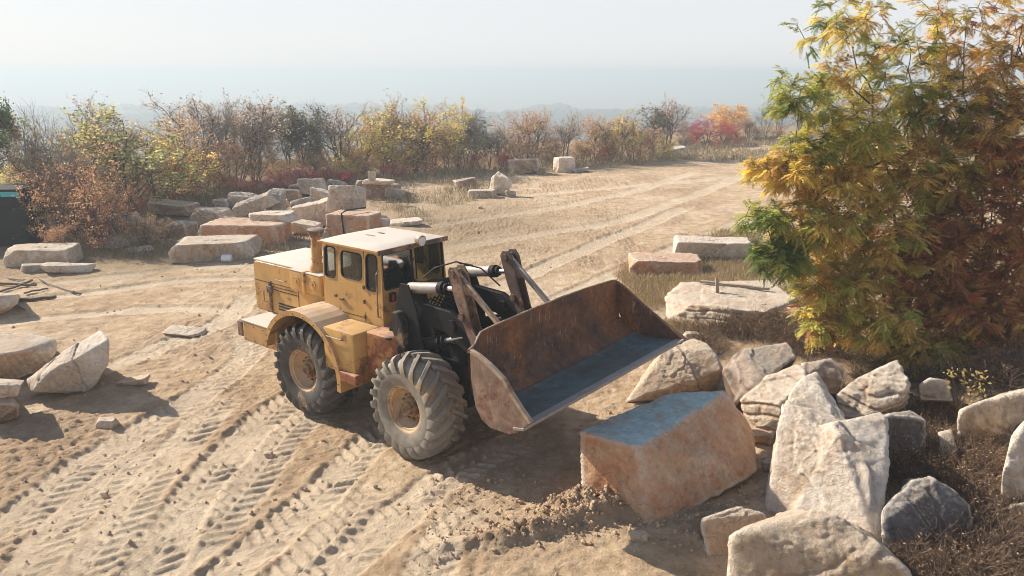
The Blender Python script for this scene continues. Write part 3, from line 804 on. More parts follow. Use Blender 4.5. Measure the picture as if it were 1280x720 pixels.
# ---- cab
HWc = .80; Z0, Z1 = 1.84, 3.17
def cab_side(sg):
    lean = lambda z: HWc - (.03 if z > 2.55 else 0) * (z - 2.55) / .6
    def P(a, b, d): return Vector((a, sg * (lean(b) - d), b))
    doors = [rrect(.06, .35, 2.54, 3.10, .07), rrect(.52, 1.06, 2.60, 3.07, .08), rrect(1.18, 1.46, 2.46, 3.10, .09)]
    bm = bmesh.new(); outer = [(0, Z0), (.42, Z0), (.80, Z0), (1.19, Z0), (1.58, Z0), (1.585, 2.45), (1.54, Z1), (0, Z1)]
    panel(bm, outer, doors, P, .035)
    w = mk('cab_side_wall', bm, M['yellow'], loader)
    bm = bmesh.new()
    for x in (.435, 1.12): 
        for a, b in (((x, Z0 + .03), (x, Z1 - .03)),): 
            vs = box(bm, (x - .005, -.003, Z0 + .03), (x + .005, .004, Z1 - .03), 0, lambda q: P(q[0], q[2], -q[1]))
    box(bm, (.435, -.003, Z0 + .09), (1.12, .004, Z0 + .10), 0, lambda q: P(q[0], q[2], -q[1]))
    mk('door_seam', bm, M['rubber'], w)
    bm = bmesh.new(); box(bm, (.47, .0, 2.16), (.56, .04, 2.20), .01, lambda q: P(q[0], q[2], -q[1])); tube(bm, [P(.37, 2.22, -.02), P(.37, 2.22, -.045)], .03, 10)
    mk('door_handle', bm, M['brownsteel'], w)
    for d in doors:
        bm = bmesh.new(); ring_seal(bm, d, P); s_ = mk('window_seal', bm, M['rubber'], w)
        bm = bmesh.new(); f = [bm.verts.new(P(q[0], q[1], .015)) for q in d]; bm.faces.new(f); g = [bm.verts.new(P(q[0], q[1], .02)) for q in d]; bm.faces.new(g[::-1]); 
        mk('window_pane', bm, M['glass'], w)
cab_side(-1); cab_side(1)
def cab_end(u, sg, holes, nm, lean=0.0, outer=None):
    def P(a, b, d): return Vector((u - sg * d - (lean * (b - 2.45) / .7 if b > 2.45 else 0), -a, b))
    bm = bmesh.new(); panel(bm, outer or [(-HWc + .003, Z0), (HWc - .003, Z0), (HWc - .003, 2.45), (HWc - .03, Z1), (-HWc + .03, Z1), (-HWc + .003, 2.45)], holes, P, .03)
    w = mk(nm, bm, M['yellow'], loader)
    for d in holes:
        bm = bmesh.new(); ring_seal(bm, d, P); mk('window_seal', bm, M['rubber'], w)
        bm = bmesh.new(); f = [bm.verts.new(P(q[0], q[1], .012)) for q in d]; bm.faces.new(f); g = [bm.verts.new(P(q[0], q[1], .018)) for q in d]; bm.faces.new(g[::-1]); mk('window_pane', bm, M['glass'], w)
    return w
fw = cab_end(1.587, 1, [rrect(.04, .74, 2.50, 3.12, .05), rrect(-.74, -.04, 2.36, 3.12, .05)], 'cab_front_wall', .045)
cab_end(.0, -1, [rrect(.10, .70, 2.58, 3.08, .06), rrect(-.70, -.10, 2.58, 3.08, .06)], 'cab_rear_wall')
bm = bmesh.new(); box(bm, (1.595, -.66, 2.28), (1.66, -.54, 2.44), .01); lm_ = mk('side_lamp', bm, M['rubber'], loader)
bm = bmesh.new(); box(bm, (1.66, -.645, 2.30), (1.672, -.60, 2.42), .004); mk('lamp_lens', bm, M['redlens'], lm_)
bm = bmesh.new()
rv = []
nu, nv = 10, 10
for i in range(nu + 1):
    for j in range(nv + 1):
        a = -.03 + 1.60 * i / nu; b = -.85 + 1.70 * j / nv
        e = min(1, min(i, nu - i) / 1.2) * min(1, min(j, nv - j) / 1.2)
        rv.append((a, b, 3.195 + .04 * e + .02 * (1 - ((b / .85) ** 2)) + .006 * math.sin(a * 7) * math.sin(b * 5)))
vt = [bm.verts.new(p) for p in rv]; vb_ = [bm.verts.new((p[0], p[1], 3.172)) for p in rv]
W_ = nv + 1
for i in range(nu):
    for j in range(nv):
        k = i * W_ + j; bm.faces.new((vt[k], vt[k + W_], vt[k + W_ + 1], vt[k + 1])); bm.faces.new((vb_[k + 1], vb_[k + W_ + 1], vb_[k + W_], vb_[k]))
border = [j for j in range(nv + 1)] + [i * W_ + nv for i in range(1, nu + 1)] + [nu * W_ + j for j in range(nv - 1, -1, -1)] + [i * W_ for i in range(nu - 1, 0, -1)]
for a, b in zip(border, border[1:] + border[:1]): bm.faces.new((vt[a], vb_[a], vb_[b], vt[b]))
roof = mk('cab_roof', bm, M['roofpaint'], loader, True)
bm = bmesh.new()
box(bm, (-.04, -.86, 3.165), (1.575, -.845, 3.20), .004); box(bm, (-.04, .845, 3.165), (1.575, .86, 3.20), .004)
mk('rain_gutter', bm, M['yellow'], roof)
bm = bmesh.new(); box(bm, (1.565, -.855, 3.13), (1.60, .855, 3.215), .008); mk('front_brow', bm, M['brownsteel'], roof)
bm = bmesh.new(); box(bm, (.50, -.18, 3.252), (.74, -.13, 3.262), .003); box(bm, (.52, .10, 3.252), (.66, .16, 3.260), .003); mk('roof_vent_slit', bm, M['brownsteel'], roof)
bm = bmesh.new(); tube(bm, [(1.60, .06, 3.20), (1.64, .06, 3.26)], .02, 8); tube(bm, [(1.58, .06, 3.27), (1.63, .06, 3.27), (1.68, .06, 3.265), (1.72, .06, 3.26)], [.05, .085, .10, .10], 20)
wl = mk('work_lamp', bm, M['paleworn'], loader, True)
bm = bmesh.new(); tube(bm, [(1.721, .06, 3.26), (1.728, .06, 3.26)], [.092, .08], 20); mk('lamp_lens', bm, M['lampglass'], wl, True)
# interior
bm = bmesh.new(); box(bm, (.35, -.28, 1.85), (.85, .22, 2.28), .04); box(bm, (.30, -.28, 2.26), (.44, .22, 2.92), .05); mk('driver_seat', bm, M['interior'], loader, True)
bm = bmesh.new(); tube(bm, [(1.42, -.03, 1.9), (1.20, -.03, 2.44)], .03, 8)
pts = [(1.19 + .11 * math.sin(t) * .45, -.03 + .21 * math.cos(t), 2.46 + .21 * math.sin(t) * .5) for t in [2 * math.pi * k / 24 for k in range(25)]]
tube(bm, pts, .014, 6); mk('steering_wheel', bm, M['interior'], loader)
bm = bmesh.new(); box(bm, (1.36, -.76, 1.85), (1.55, .76, 2.40), .03); box(bm, (.04, -.76, 1.85), (.28, .76, 2.3), .02); mk('dashboard', bm, M['interior'], loader)
rs = random.Random(3); bm = bmesh.new()
cl = [[bm.verts.new((1.50 - .02 * math.sin(i * 1.3 + j), -.70 + .055 * i + .01 * math.sin(j * 2.1), 3.10 - .045 * j - .02 * math.sin(i * .9))) for j in range(6)] for i in range(7)]
for i in range(6):
    for j in range(5): bm.faces.new((cl[i][j], cl[i + 1][j], cl[i + 1][j + 1], cl[i][j + 1]))
mk('red_reflection_sheet', bm, M['redreflection'], loader, True)  # added red sheet, stands in for bushes reflected in the windscreen

bm = bmesh.new()
for a0 in range(0, 22, 2):
    an = R(160 - 8 * a0); q = (.08 + 1.06 * math.cos(an), .90 + 1.06 * math.sin(an)); tube(bm, [(q[0], -1.50, q[1]), (q[0], -1.512, q[1])], .012, 6)
for u in (-1.9, -1.6, -1.3, -1.0):
    for z in (1.06, 1.34): tube(bm, [(u, -1.30, z), (u, -1.312, z)], .012, 6)
for z in (1.92, 2.20, 2.46):
    box(bm, (1.10, -.825, z), (1.14, -.80, z + .07), .004)
for k in range(7): tube(bm, [(.80 + .1 * k, -1.44, 1.16), (.80 + .1 * k, -1.452, 1.16)], .011, 6)
o_ = mk('bolt_heads', bm, M['brownsteel'], loader)
bm = bmesh.new()
tube(bm, [(1.50, -.80, 2.02), (1.53, -.87, 2.04), (1.53, -.87, 2.80), (1.50, -.80, 2.84)], .013, 6)
mk('grab_rail', bm, M['brownsteel'], loader)
bm = bmesh.new(); tube(bm, [(1.60, -.30, 2.50), (1.635, -.28, 2.52), (1.625, -.05, 2.98)], .008, 5); tube(bm, [(1.60, .45, 2.38), (1.635, .43, 2.42), (1.625, .20, 2.95)], .008, 5)
mk('windscreen_wiper', bm, M['rubber'], loader)
bm = bmesh.new()
for k in range(7):
    y0_ = -.85 - .06 * (k % 3); tube(bm, [(2.0 + .05 * k, y0_ + .5, 1.3 + .05 * k), (2.2 + .03 * k, y0_ + .35, 1.75 + .02 * k), (2.5, y0_ + .45, 1.7 + .06 * k), (2.75, -.2, 1.5)], .016, 6)
mk('slack_hose', bm, M['rubber'], loader)
# ---- front half: frame, tower, arms, cylinders, bucket
bm = bmesh.new()
box(bm, (.1, -.50, .80), (2.05, .50, 1.55), .03, Tf); box(bm, (1.15, -.95, .70), (1.75, .95, 1.05), .06, Tf0); box(bm, (1.2, -.42, 1.5), (2.1, .42, 1.85), .04, Tf)
box(bm, (-.15, -.40, 1.0), (.3, .40, 1.35), .03, Tf)
for y in (-.34, .34): tube(bm, [Tf((.2, y, 1.62)), Tf((.9, y * .8, 1.85)), Tf((1.6, y, 1.78)), Tf((2.2, y * 1.3, 1.7))], .035, 7)
for k in range(6): box(bm, (.75 + .17 * k, -.36 + .1 * (k % 3), 1.84), (.86 + .17 * k, -.2 + .12 * (k % 3), 1.98 + .05 * (k % 2)), .015, Tf)
mk('front_frame', bm, M['grime'], loader)
for y in (-.60, .60):
    bm = bmesh.new()
    prism(bm, [(.35, 1.1), (1.45, 1.1), (1.35, 1.7), (1.20, 2.45), (1.05, 2.82), (.86, 2.82), (.70, 2.4), (.45, 1.9)], y - .16, y - .13, 1, .006, Tf)
    prism(bm, [(.35, 1.1), (1.45, 1.1), (1.35, 1.7), (1.20, 2.45), (1.05, 2.82), (.86, 2.82), (.70, 2.4), (.45, 1.9)], y + .13, y + .16, 1, .006, Tf)
    mk('tower_plate', bm, M['grime'], loader)
    # grimy flange on the near side, like the tall mud-splashed plate
    bm = bmesh.new(); yy = y + (-.17 if y < 0 else .17)
    prism(bm, [(.80, 1.15), (.95, 1.15), (1.02, 1.7), (1.0, 2.2), (.9, 2.36), (.76, 2.34), (.72, 2.1), (.78, 1.7)], min(yy, yy * 1.18), max(yy, yy * 1.18), 1, .02, Tf)
    mk('tower_flange', bm, M['mudsteel'], loader)
    # lift arm
    bm = bmesh.new()
    prism(bm, [(.85, 2.30), (1.10, 2.52), (1.9, 2.50), (2.55, 2.20), (3.0, 1.86), (3.02, 1.66), (2.92, 1.56), (2.40, 1.78), (1.75, 2.12), (1.0, 2.15)], y - .055, y + .055, 1, .012, Tf)
    tube(bm, [Tf((1.95, y - .11, 2.28)), Tf((1.95, y + .11, 2.28))], .10, 14); tube(bm, [Tf((2.93, y - .1, 1.72)), Tf((2.93, y + .1, 1.72))], .08, 14)
    mk('lift_arm', bm, M['grime'], loader)
    # bell crank: two plates
    bm = bmesh.new()
    lev = [(1.95, 3.18), (2.01, 3.27), (2.14, 3.28), (2.22, 3.18), (2.33, 2.72), (2.44, 2.34), (2.58, 2.12), (2.52, 2.00), (2.40, 2.04), (2.27, 2.30), (2.08, 2.74)]
    for dy in (-.10, .07): prism(bm, lev, y + dy, y + dy + .03, 1, .006, Tf)
    tube(bm, [Tf((2.07, y - .13, 3.17)), Tf((2.07, y + .13, 3.17))], .055, 12); tube(bm, [Tf((2.22, y - .13, 2.50)), Tf((2.22, y + .13, 2.50))], .06, 12)
    mk('bell_crank', bm, M['crankworn' if y < 0 else 'brownsteel'], loader, True)
    # link rod to the bucket
    bm = bmesh.new(); prism(bm, [(2.02, 3.14), (2.08, 3.22), (2.96, 2.52), (2.90, 2.44)], y - .035, y + .035, 1, .02, Tf)
    tube(bm, [Tf((2.92, y - .09, 2.47)), Tf((2.92, y + .09, 2.47))], .05, 10)
    mk('link_rod', bm, M['cyl' if y > 0 else 'paleworn'], loader, True)
    bm = bmesh.new(); box(bm, (2.50, y - .12, 2.05), (2.70, y + .12, 2.24), .02, Tf); mk('crank_foot', bm, M['brownsteel'], loader)
    # tilt cylinder
    bm = bmesh.new(); tube(bm, [Tf((.88, y, 2.70)), Tf((.92, y, 2.71)), Tf((1.68, y, 2.84))], [.06, .092, .092], 18)
    tc = mk('tilt_cylinder', bm, M['cyl'], loader, True)
    bm = bmesh.new(); tube(bm, [Tf((1.66, y, 2.837)), Tf((1.76, y, 2.855))], .108, 18); tube(bm, [Tf((1.79, y, 2.86)), Tf((1.83, y, 2.868))], .08, 16)
    mk('gland', bm, M['grime'], tc, True)
    bm = bmesh.new(); tube(bm, [Tf((1.70, y, 2.845)), Tf((2.14, y, 2.91))], .042, 12); mk('piston_rod', bm, M['chrome'], tc, True)
    # lift cylinder
    yl = y * 1.02
    bm = bmesh.new(); tube(bm, [Tf((.72, yl, 1.60)), Tf((.80, yl, 1.63)), Tf((1.62, yl, 1.93))], [.05, .10, .10], 18); tube(bm, [Tf((1.60, yl, 1.92)), Tf((1.64, yl, 1.937))], .112, 16); tube(bm, [Tf((1.69, yl, 1.955)), Tf((1.72, yl, 1.966))], .10, 16)
    lc = mk('lift_cylinder', bm, M['grime'], loader, True)
    bm = bmesh.new(); tube(bm, [Tf((1.68, yl, 1.95)), Tf((2.16, yl, 2.125))], .045, 12); mk('piston_rod', bm, M['chrome'], lc, True)
bm = bmesh.new(); box(bm, (2.25, -.60, 1.98), (2.50, .60, 2.14), .04, Tf); tube(bm, [Tf((.98, -.75, 2.66)), Tf((.98, .75, 2.66))], .05, 10)
mk('cross_beam', bm, M['grime'], loader)
bm = bmesh.new()
tube(bm, [Tf(q) for q in ((1.2, -.55, 2.92), (1.45, -.50, 3.12), (1.9, -.45, 3.28), (2.3, -.3, 3.20), (2.5, -.1, 2.9))], .014, 6)
tube(bm, [Tf(q) for q in ((1.15, .35, 2.85), (1.3, .2, 3.02), (1.6, .1, 2.9), (1.75, .0, 2.4), (1.9, -.1, 2.1))], .016, 6)
for k in range(5): tube(bm, [Tf(q) for q in ((.75, -.3 + .12 * k, 2.1), (1.0, -.25 + .1 * k, 2.45), (1.35, -.2 + .1 * k, 2.35), (1.7, -.3 + .13 * k, 2.0))], .016, 6)
mk('hydraulic_hose', bm, M['rubber'], loader)

# bucket: rolled section between two side plates, open towards the front
VN, VF = 1.63, -2.53
back = [(3.02, 2.47), (3.015, 2.20), (3.05, 1.92), (3.13, 1.70), (3.26, 1.55), (3.40, 1.485), (3.50, 1.475), (3.85, 1.51), (4.20, 1.56)]
def offs(poly, d):
    out = []
    for i, p in enumerate(poly):
        a = poly[max(0, i - 1)]; b = poly[min(len(poly) - 1, i + 1)]; t = Vector((b[0] - a[0], b[1] - a[1])).normalized(); out.append((p[0] - t.y * d, p[1] + t.x * d))
    return out
def bshape(v, u, z):
    w = min(1, max(0, (3.75 - u) / .6)); t = min(1, max(0, (v - 1.02) / .58)); t = t * t * (3 - 2 * t); f = min(1, max(0, (-v - 1.2) / 1.3))
    return (.30 * t - .12 * f) * w, -.08 * f * w * (z > 1.8)
def strip(bm, prof, y0, y1, n=36, dent=.0, seed=0):
    rows = []
    for j in range(n + 1):
        y = y0 + (y1 - y0) * j / n
        row = []
        for i, p in enumerate(prof):
            dn = dent * mnoise.noise(Vector((y * 1.7, i * .5, seed))) if dent else 0
            du, dz = bshape(y, p[0], p[1]); row.append(bm.verts.new(Tf((p[0] + dn + du, -y, p[1] + dn * .5 + dz))))
        rows.append(row)
    for a, b in zip(rows, rows[1:]):
        for i in range(len(prof) - 1): bm.faces.new((a[i], a[i + 1], b[i + 1], b[i]))
def refine(prof, n=4):
    out = []
    for i in range(len(prof) - 1):
        p0 = prof[max(0, i - 1)]; p1 = prof[i]; p2 = prof[i + 1]; p3 = prof[min(len(prof) - 1, i + 2)]
        for k in range(n):
            t = k / n
            out.append(tuple(.5 * (2 * p1[c] + (p2[c] - p0[c]) * t + (2 * p0[c] - 5 * p1[c] + 4 * p2[c] - p3[c]) * t * t + (-p0[c] + 3 * p1[c] - 3 * p2[c] + p3[c]) * t ** 3) for c in (0, 1)))
    out.append(prof[-1]); return out
rb = refine(back)
bm = bmesh.new(); lp = rb + offs(rb, -.045)[::-1]; strip(bm, lp + lp[:1], VN - .004, VF + .004, 48, .012, 1)
bmesh.ops.remove_doubles(bm, verts=bm.verts, dist=.0005)
bucket = mk('bucket', bm, M['bucketin'], loader, True)
fl = refine([(3.36, 1.50), (3.50, 1.48), (3.85, 1.512), (4.20, 1.562)], 5)
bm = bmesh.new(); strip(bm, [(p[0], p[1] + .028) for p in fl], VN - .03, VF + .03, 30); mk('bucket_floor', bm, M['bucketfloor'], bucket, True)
for v, sg in ((VN, 1), (VF, -1)):
    bm = bmesh.new()
    side = [(3.34, 2.50), (3.33, 2.07), (3.39, 1.68), (3.50, 1.50), (3.67, 1.42), (4.02, 1.44), (4.16, 1.50), (4.42, 1.74), (4.26, 1.88), (4.09, 2.06), (3.95, 2.23), (3.72, 2.37), (3.52, 2.46)]
    if sg < 0: side = [(2.88, 2.38), (2.88, 2.1), (2.93, 1.85), (3.04, 1.64), (3.22, 1.49), (3.5, 1.42), (4.22, 1.50), (4.32, 1.60), (3.80, 1.85), (3.40, 2.08), (3.04, 2.31)]
    prism(bm, side, -v - .02, -v + .02, 1, .006, Tf)
    pl_ = mk('side_plate', bm, M['bucketout' if sg > 0 else 'bucketin'], bucket)
    bm = bmesh.new(); prism(bm, [(4.44, 1.75), (4.28, 1.90), (4.11, 2.08), (3.97, 2.255), (3.73, 2.395), (3.52, 2.485), (3.35, 2.525), (3.34, 2.47), (3.50, 2.43), (3.70, 2.34), (3.93, 2.20), (4.07, 2.03), (4.24, 1.85), (4.39, 1.71)] if sg > 0 else
                     [(4.34, 1.61), (3.81, 1.875), (3.41, 2.105), (3.04, 2.335), (2.88, 2.405), (2.88, 2.36), (3.02, 2.28), (3.39, 2.05), (3.79, 1.82), (4.30, 1.57)], -v - .03, -v + .03, 1, .006, Tf)
    mk('edge_strip', bm, M['paleworn' if sg > 0 else 'bucketin'], pl_)
bm = bmesh.new(); box(bm, (4.10, -VN - .03, -.020), (4.30, -VF + .03, .024), .008, lambda q: Tf((q[0], q[1], 1.525 + q[2] + (q[0] - 4.0) * .24)))
mk('cutting_edge', bm, M['cyl'], bucket)
bm = bmesh.new()
rim = []
for j in range(25):
    y = VN + (VF - VN) * j / 24; t = j / 24; h = .03 + .10 * math.sin(math.pi * min(1, max(0, t))) ** .6
    rim.append((y, h * .8))
vs0 = []
for (y, h) in rim: vs0.append([bm.verts.new(Tf(q)) for q in [(q_[0] + bshape(y, 3.0, 2.4)[0], q_[1], q_[2] + bshape(y, 3.0, 2.4)[1]) for q_ in ((3.022, -y, 2.455), (3.0 + h * .2, -y, 2.47 + h), (2.975 + h * .2, -y, 2.47 + h), (2.97, -y, 2.45))]])
for a, b in zip(vs0, vs0[1:]):
    for i in range(4): bm.faces.new((a[i], a[(i + 1) % 4], b[(i + 1) % 4], b[i]))
bm.faces.new(vs0[0]); bm.faces.new(vs0[-1][::-1])
mk('spill_edge', bm, M['bucketin'], bucket, True)
bm = bmesh.new(); tube(bm, [Tf((2.99 + h * .2 + bshape(y, 3.0, 2.4)[0], -y, 2.475 + h + bshape(y, 3.0, 2.4)[1])) for y, h in rim], .014, 6); mk('rim_bar', bm, M['paleworn'], bucket, True)
bm = bmesh.new()
bm.free()
for y in (-.60, .60):
    bm = bmesh.new(); prism(bm, [(2.90, 2.42), (2.82, 2.32), (2.90, 1.60), (3.16, 1.46), (3.05, 1.72), (2.98, 2.0)], y - .05, y + .05, 1, .006, Tf)
    mk('bucket_bracket', bm, M['brownsteel'], bucket)

# ------------------------------------------------------------------ rocks of the foreground (right)
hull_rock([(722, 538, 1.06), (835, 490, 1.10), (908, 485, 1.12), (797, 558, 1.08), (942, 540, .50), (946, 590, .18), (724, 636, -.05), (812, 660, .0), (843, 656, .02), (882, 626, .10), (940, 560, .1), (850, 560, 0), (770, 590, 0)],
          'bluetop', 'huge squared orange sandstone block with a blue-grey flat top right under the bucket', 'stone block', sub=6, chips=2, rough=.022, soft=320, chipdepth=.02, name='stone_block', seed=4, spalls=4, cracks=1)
hull_rock([(1003, 469, 1.50), (990, 478, 1.45), (980, 500, 1.35), (970, 540, 1.0), (966, 575, .7), (957, 640, 0), (1096, 695, 0), (1088, 590, .85), (1062, 525, 1.15), (1022, 477, 1.48), (1022, 470, 1.35, .1, .3), (1090, 640, .0, .1, .5), (985, 630, 0, 0, .9)],
          'white', 'tall pointed white slab standing on end beside the orange block', 'rock', sub=6, chips=2, rough=.04, soft=130, chipdepth=.02, seed=11,
          extra=[(1048, 540, 1.22), (1074, 520, 1.30), (1100, 514, 1.31), (1112, 522, 1.26), (1111, 560, 1.04), (1098, 697, .02), (985, 655, .05), (1000, 590, .6), (1108, 528, 1.0, .05, .35), (1100, 660, 0, .1, .4), (1010, 600, .4, 0, .5)])
hull_rock([(903, 672, .72), (918, 664, .8), (1022, 633, .95), (1050, 641, .98), (1098, 680, .75), (1142, 712, .6), (1165, 770, 0), (905, 780, -.1), (905, 710, .35), (1000, 660, .2, 0, .5), (1110, 690, .2, 0, .4)],
          'sand', 'smooth rounded tan boulder at the very bottom, in front of the white pointed slab', 'rock', sub=6, chips=5, rough=.035, soft=50, chipdepth=.05, seed=21)
hull_rock([(785, 500, .15), (800, 482, .3), (828, 440, .82), (868, 420, .95), (893, 436, .9), (905, 462, .6), (880, 480, .25), (830, 500, .05), (780, 505, 0), (900, 490, 0), (870, 470, .0, 0, .9), (820, 470, 0, 0, .7)],
          'sand', 'pale tan boulder with a sloping flank between the bucket tip and the orange block', 'rock', sub=6, chips=5, rough=.045, seed=31)
hull_rock([(902, 458, .78), (925, 436, 1.0), (983, 428, 1.12), (996, 445, 1.0), (950, 482, .8), (922, 500, .5), (905, 482, .4), (915, 510, 0), (960, 500, 0), (985, 470, 0), (930, 470, 0, 0, .6)],
          'scorched', 'brown broken slab with a black scorched patch, leaning above the orange block', 'rock', sub=5, chips=4, rough=.03, soft=100, seed=41)
hull_rock([(922, 500, .65), (958, 470, .95), (1000, 452, 1.15), (1012, 470, 1.1), (985, 505, .8), (955, 540, .25), (940, 535, .1), (930, 520, .3), (960, 560, 0), (1000, 530, 0), (990, 500, 0, 0, .5)],
          'pale', 'pale split block with stepped ledges wedged left of the white pointed slab', 'rock', sub=5, chips=5, rough=.04, soft=100, strata=.8, seed=43)
hull_rock([(998, 452, 1.15), (1040, 445, 1.2), (1058, 462, 1.0), (1050, 490, .7), (1015, 482, .8), (1010, 510, 0), (1055, 510, 0), (1040, 480, 0, 0, .5)],
          'brown', 'small brown rock just behind the tip of the white pointed slab', 'rock', sub=5, seed=47)
hull_rock([(1043, 494, .75), (1072, 470, 1.05), (1125, 448, 1.35), (1141, 478, 1.1), (1128, 500, .8), (1100, 515, .6), (1060, 522, .45), (1055, 540, 0), (1130, 525, 0), (1110, 490, .2, 0, .8)],
          'pale', 'furrowed grey-tan boulder with a lit crest behind the white pointed slab', 'rock', sub=6, rough=.06, strata=1.0, seed=53)
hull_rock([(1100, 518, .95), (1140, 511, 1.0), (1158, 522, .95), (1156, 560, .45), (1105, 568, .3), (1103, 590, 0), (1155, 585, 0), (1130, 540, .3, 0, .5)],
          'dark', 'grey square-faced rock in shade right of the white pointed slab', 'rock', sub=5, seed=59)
hull_rock([(1195, 515, .95), (1232, 498, 1.15), (1285, 486, 1.3), (1330, 500, 1.2), (1320, 560, .4), (1260, 552, .4), (1215, 550, .45), (1200, 575, 0), (1320, 590, 0), (1290, 510, .5, 0, .8)],
          'sand', 'long sandy boulder with soil on its crest below the rust-leaved tree', 'rock', sub=6, rough=.05, soft=40, seed=61)
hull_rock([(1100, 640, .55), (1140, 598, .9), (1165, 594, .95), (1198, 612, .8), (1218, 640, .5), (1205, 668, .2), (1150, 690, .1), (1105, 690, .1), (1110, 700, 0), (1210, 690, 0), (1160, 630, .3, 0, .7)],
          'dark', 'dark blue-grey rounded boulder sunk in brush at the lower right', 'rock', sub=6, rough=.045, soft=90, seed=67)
hull_rock([(1250, 600, .75), (1264, 545, 1.3), (1290, 515, 1.6), (1340, 540, 1.4), (1330, 620, .3), (1250, 620, .35), (1255, 640, 0), (1330, 650, 0), (1310, 560, .4, 0, .8)],
          'white', 'white sharp-edged boulder cut off by the right edge of the picture', 'rock', sub=5, seed=71)
hull_rock([(1148, 480, 1.0), (1162, 471, 1.15), (1185, 475, 1.15), (1192, 500, .8), (1150, 500, .7), (1150, 512, 0), (1190, 512, 0), (1175, 490, .3, 0, .5)],
          'grey', 'small lumpy grey rock in the shade under the tree, above the yellow seedling', 'rock', sub=5, seed=73)
hull_rock([(1172, 540, .6), (1190, 536, .65), (1200, 575, .3), (1180, 580, .2), (1180, 590, 0), (1200, 590, 0), (1190, 560, 0, 0, .4)], 'pale', 'narrow pale stone half buried in dark brush', 'rock', sub=4, seed=79)
hull_rock([(1262, 632, .35), (1290, 626, .45), (1292, 655, .1), (1262, 655, .1), (1262, 665, 0), (1300, 665, 0), (1280, 640, 0, 0, .4)], 'pale', 'small tan stone low at the right edge in the brush', 'rock', sub=4, seed=83)
hull_rock([(870, 650, .42), (925, 632, .45), (960, 640, .4), (962, 690, .0), (880, 700, 0), (920, 660, .1, 0, .5)], 'sand', 'low sandy lump lying in shade between the orange block and the bottom boulder', 'rock', sub=5, soft=30, seed=89)
block(948, 556, 30, 24, 'orange', 'small orange rubble stone tucked behind the orange block', z0=.05, kind='boulder')
block(962, 590, 22, 18, 'pale', 'small pale rubble stone in the gap before the white pointed slab', z0=.05, kind='boulder')
block(890, 690, 20, 10, 'sand', 'flat clod of soil-coloured stone lying in shade below the orange block', kind='boulder')
block(800, 678, 26, 20, 'sand', 'small crumbly stone at the foot of the orange block', kind='boulder')

# middle right
hull_rock([(828, 372, .45), (850, 352, .62), (960, 350, .62), (995, 372, .6), (975, 392, .5), (900, 385, .58), (860, 385, .5), (835, 405, 0), (900, 415, 0), (985, 410, 0), (850, 365, 0, 0, .5), (960, 370, 0, 0, .8)],
          'pale', 'wide flat-topped pale rock with a rotten plank on it, behind the bucket tip', 'rock', sub=6, rough=.05, strata=.6, seed=91)
block(895, 328, 100, 30, 'white', 'long pale cut block in dry grass left of the tree', yaw=-.10, dr=.42, hgt=.72, name='stone_block', cat='stone block', jit=.05, chipdepth=.06)
block(835, 346, 94, 27, 'orange', 'low reddish-edged slab in front of the long pale block', yaw=-.06, dr=.55, hgt=.50, name='stone_slab', cat='stone slab', jit=.07)
block(868, 428, 26, 18, 'pale', 'small pale stone in the dead brush behind the tan boulder', kind='boulder')
block(1010, 405, 40, 22, 'grey', 'grey stone below the green fronds of the tree', kind='boulder')
# far right middle
block(656, 218, 36, 19, 'brown', 'brown squared boulder in grass at the far edge of the clearing', dr=.7, kind='block', jit=.12)
block(677, 218, 13, 11, 'brown', 'small dark stone leaning on the brown squared boulder', kind='boulder')
block(706, 216, 27, 21, 'white', 'pale upright block standing alone at the far edge of the clearing', dr=.8, name='stone_block', cat='stone block', jit=.05)
block(727, 216, 20, 6, 'grey', 'flat slab lying right of the pale upright far block', dr=.8, name='stone_slab', cat='stone slab')
block(583, 238, 27, 16, 'brown', 'tan wedge stone left of the upright white wedge', yaw=.2)
block(602, 248, 34, 13, 'cut', 'low slab with drilled grooves lying below the white wedge', dr=.5, name='stone_slab', cat='stone slab', jit=.05)
block(620, 246, 24, 27, 'white', 'white pointed wedge standing on end in the open clearing', dr=.45, tilt=(0, .35), jit=.16, name='stone_slab', cat='stone slab')
block(638, 247, 14, 10, 'grey', 'small rough grey stone at the right foot of the white wedge', kind='boulder')
block(845, 193, 26, 7, 'grey', 'flat grey stone in grass by the far dark bushes', dr=.7)
block(600, 261, 8, 5, 'pale', 'tiny pale stone lying on the sand in front of the grooved slab', kind='boulder', sub=3)

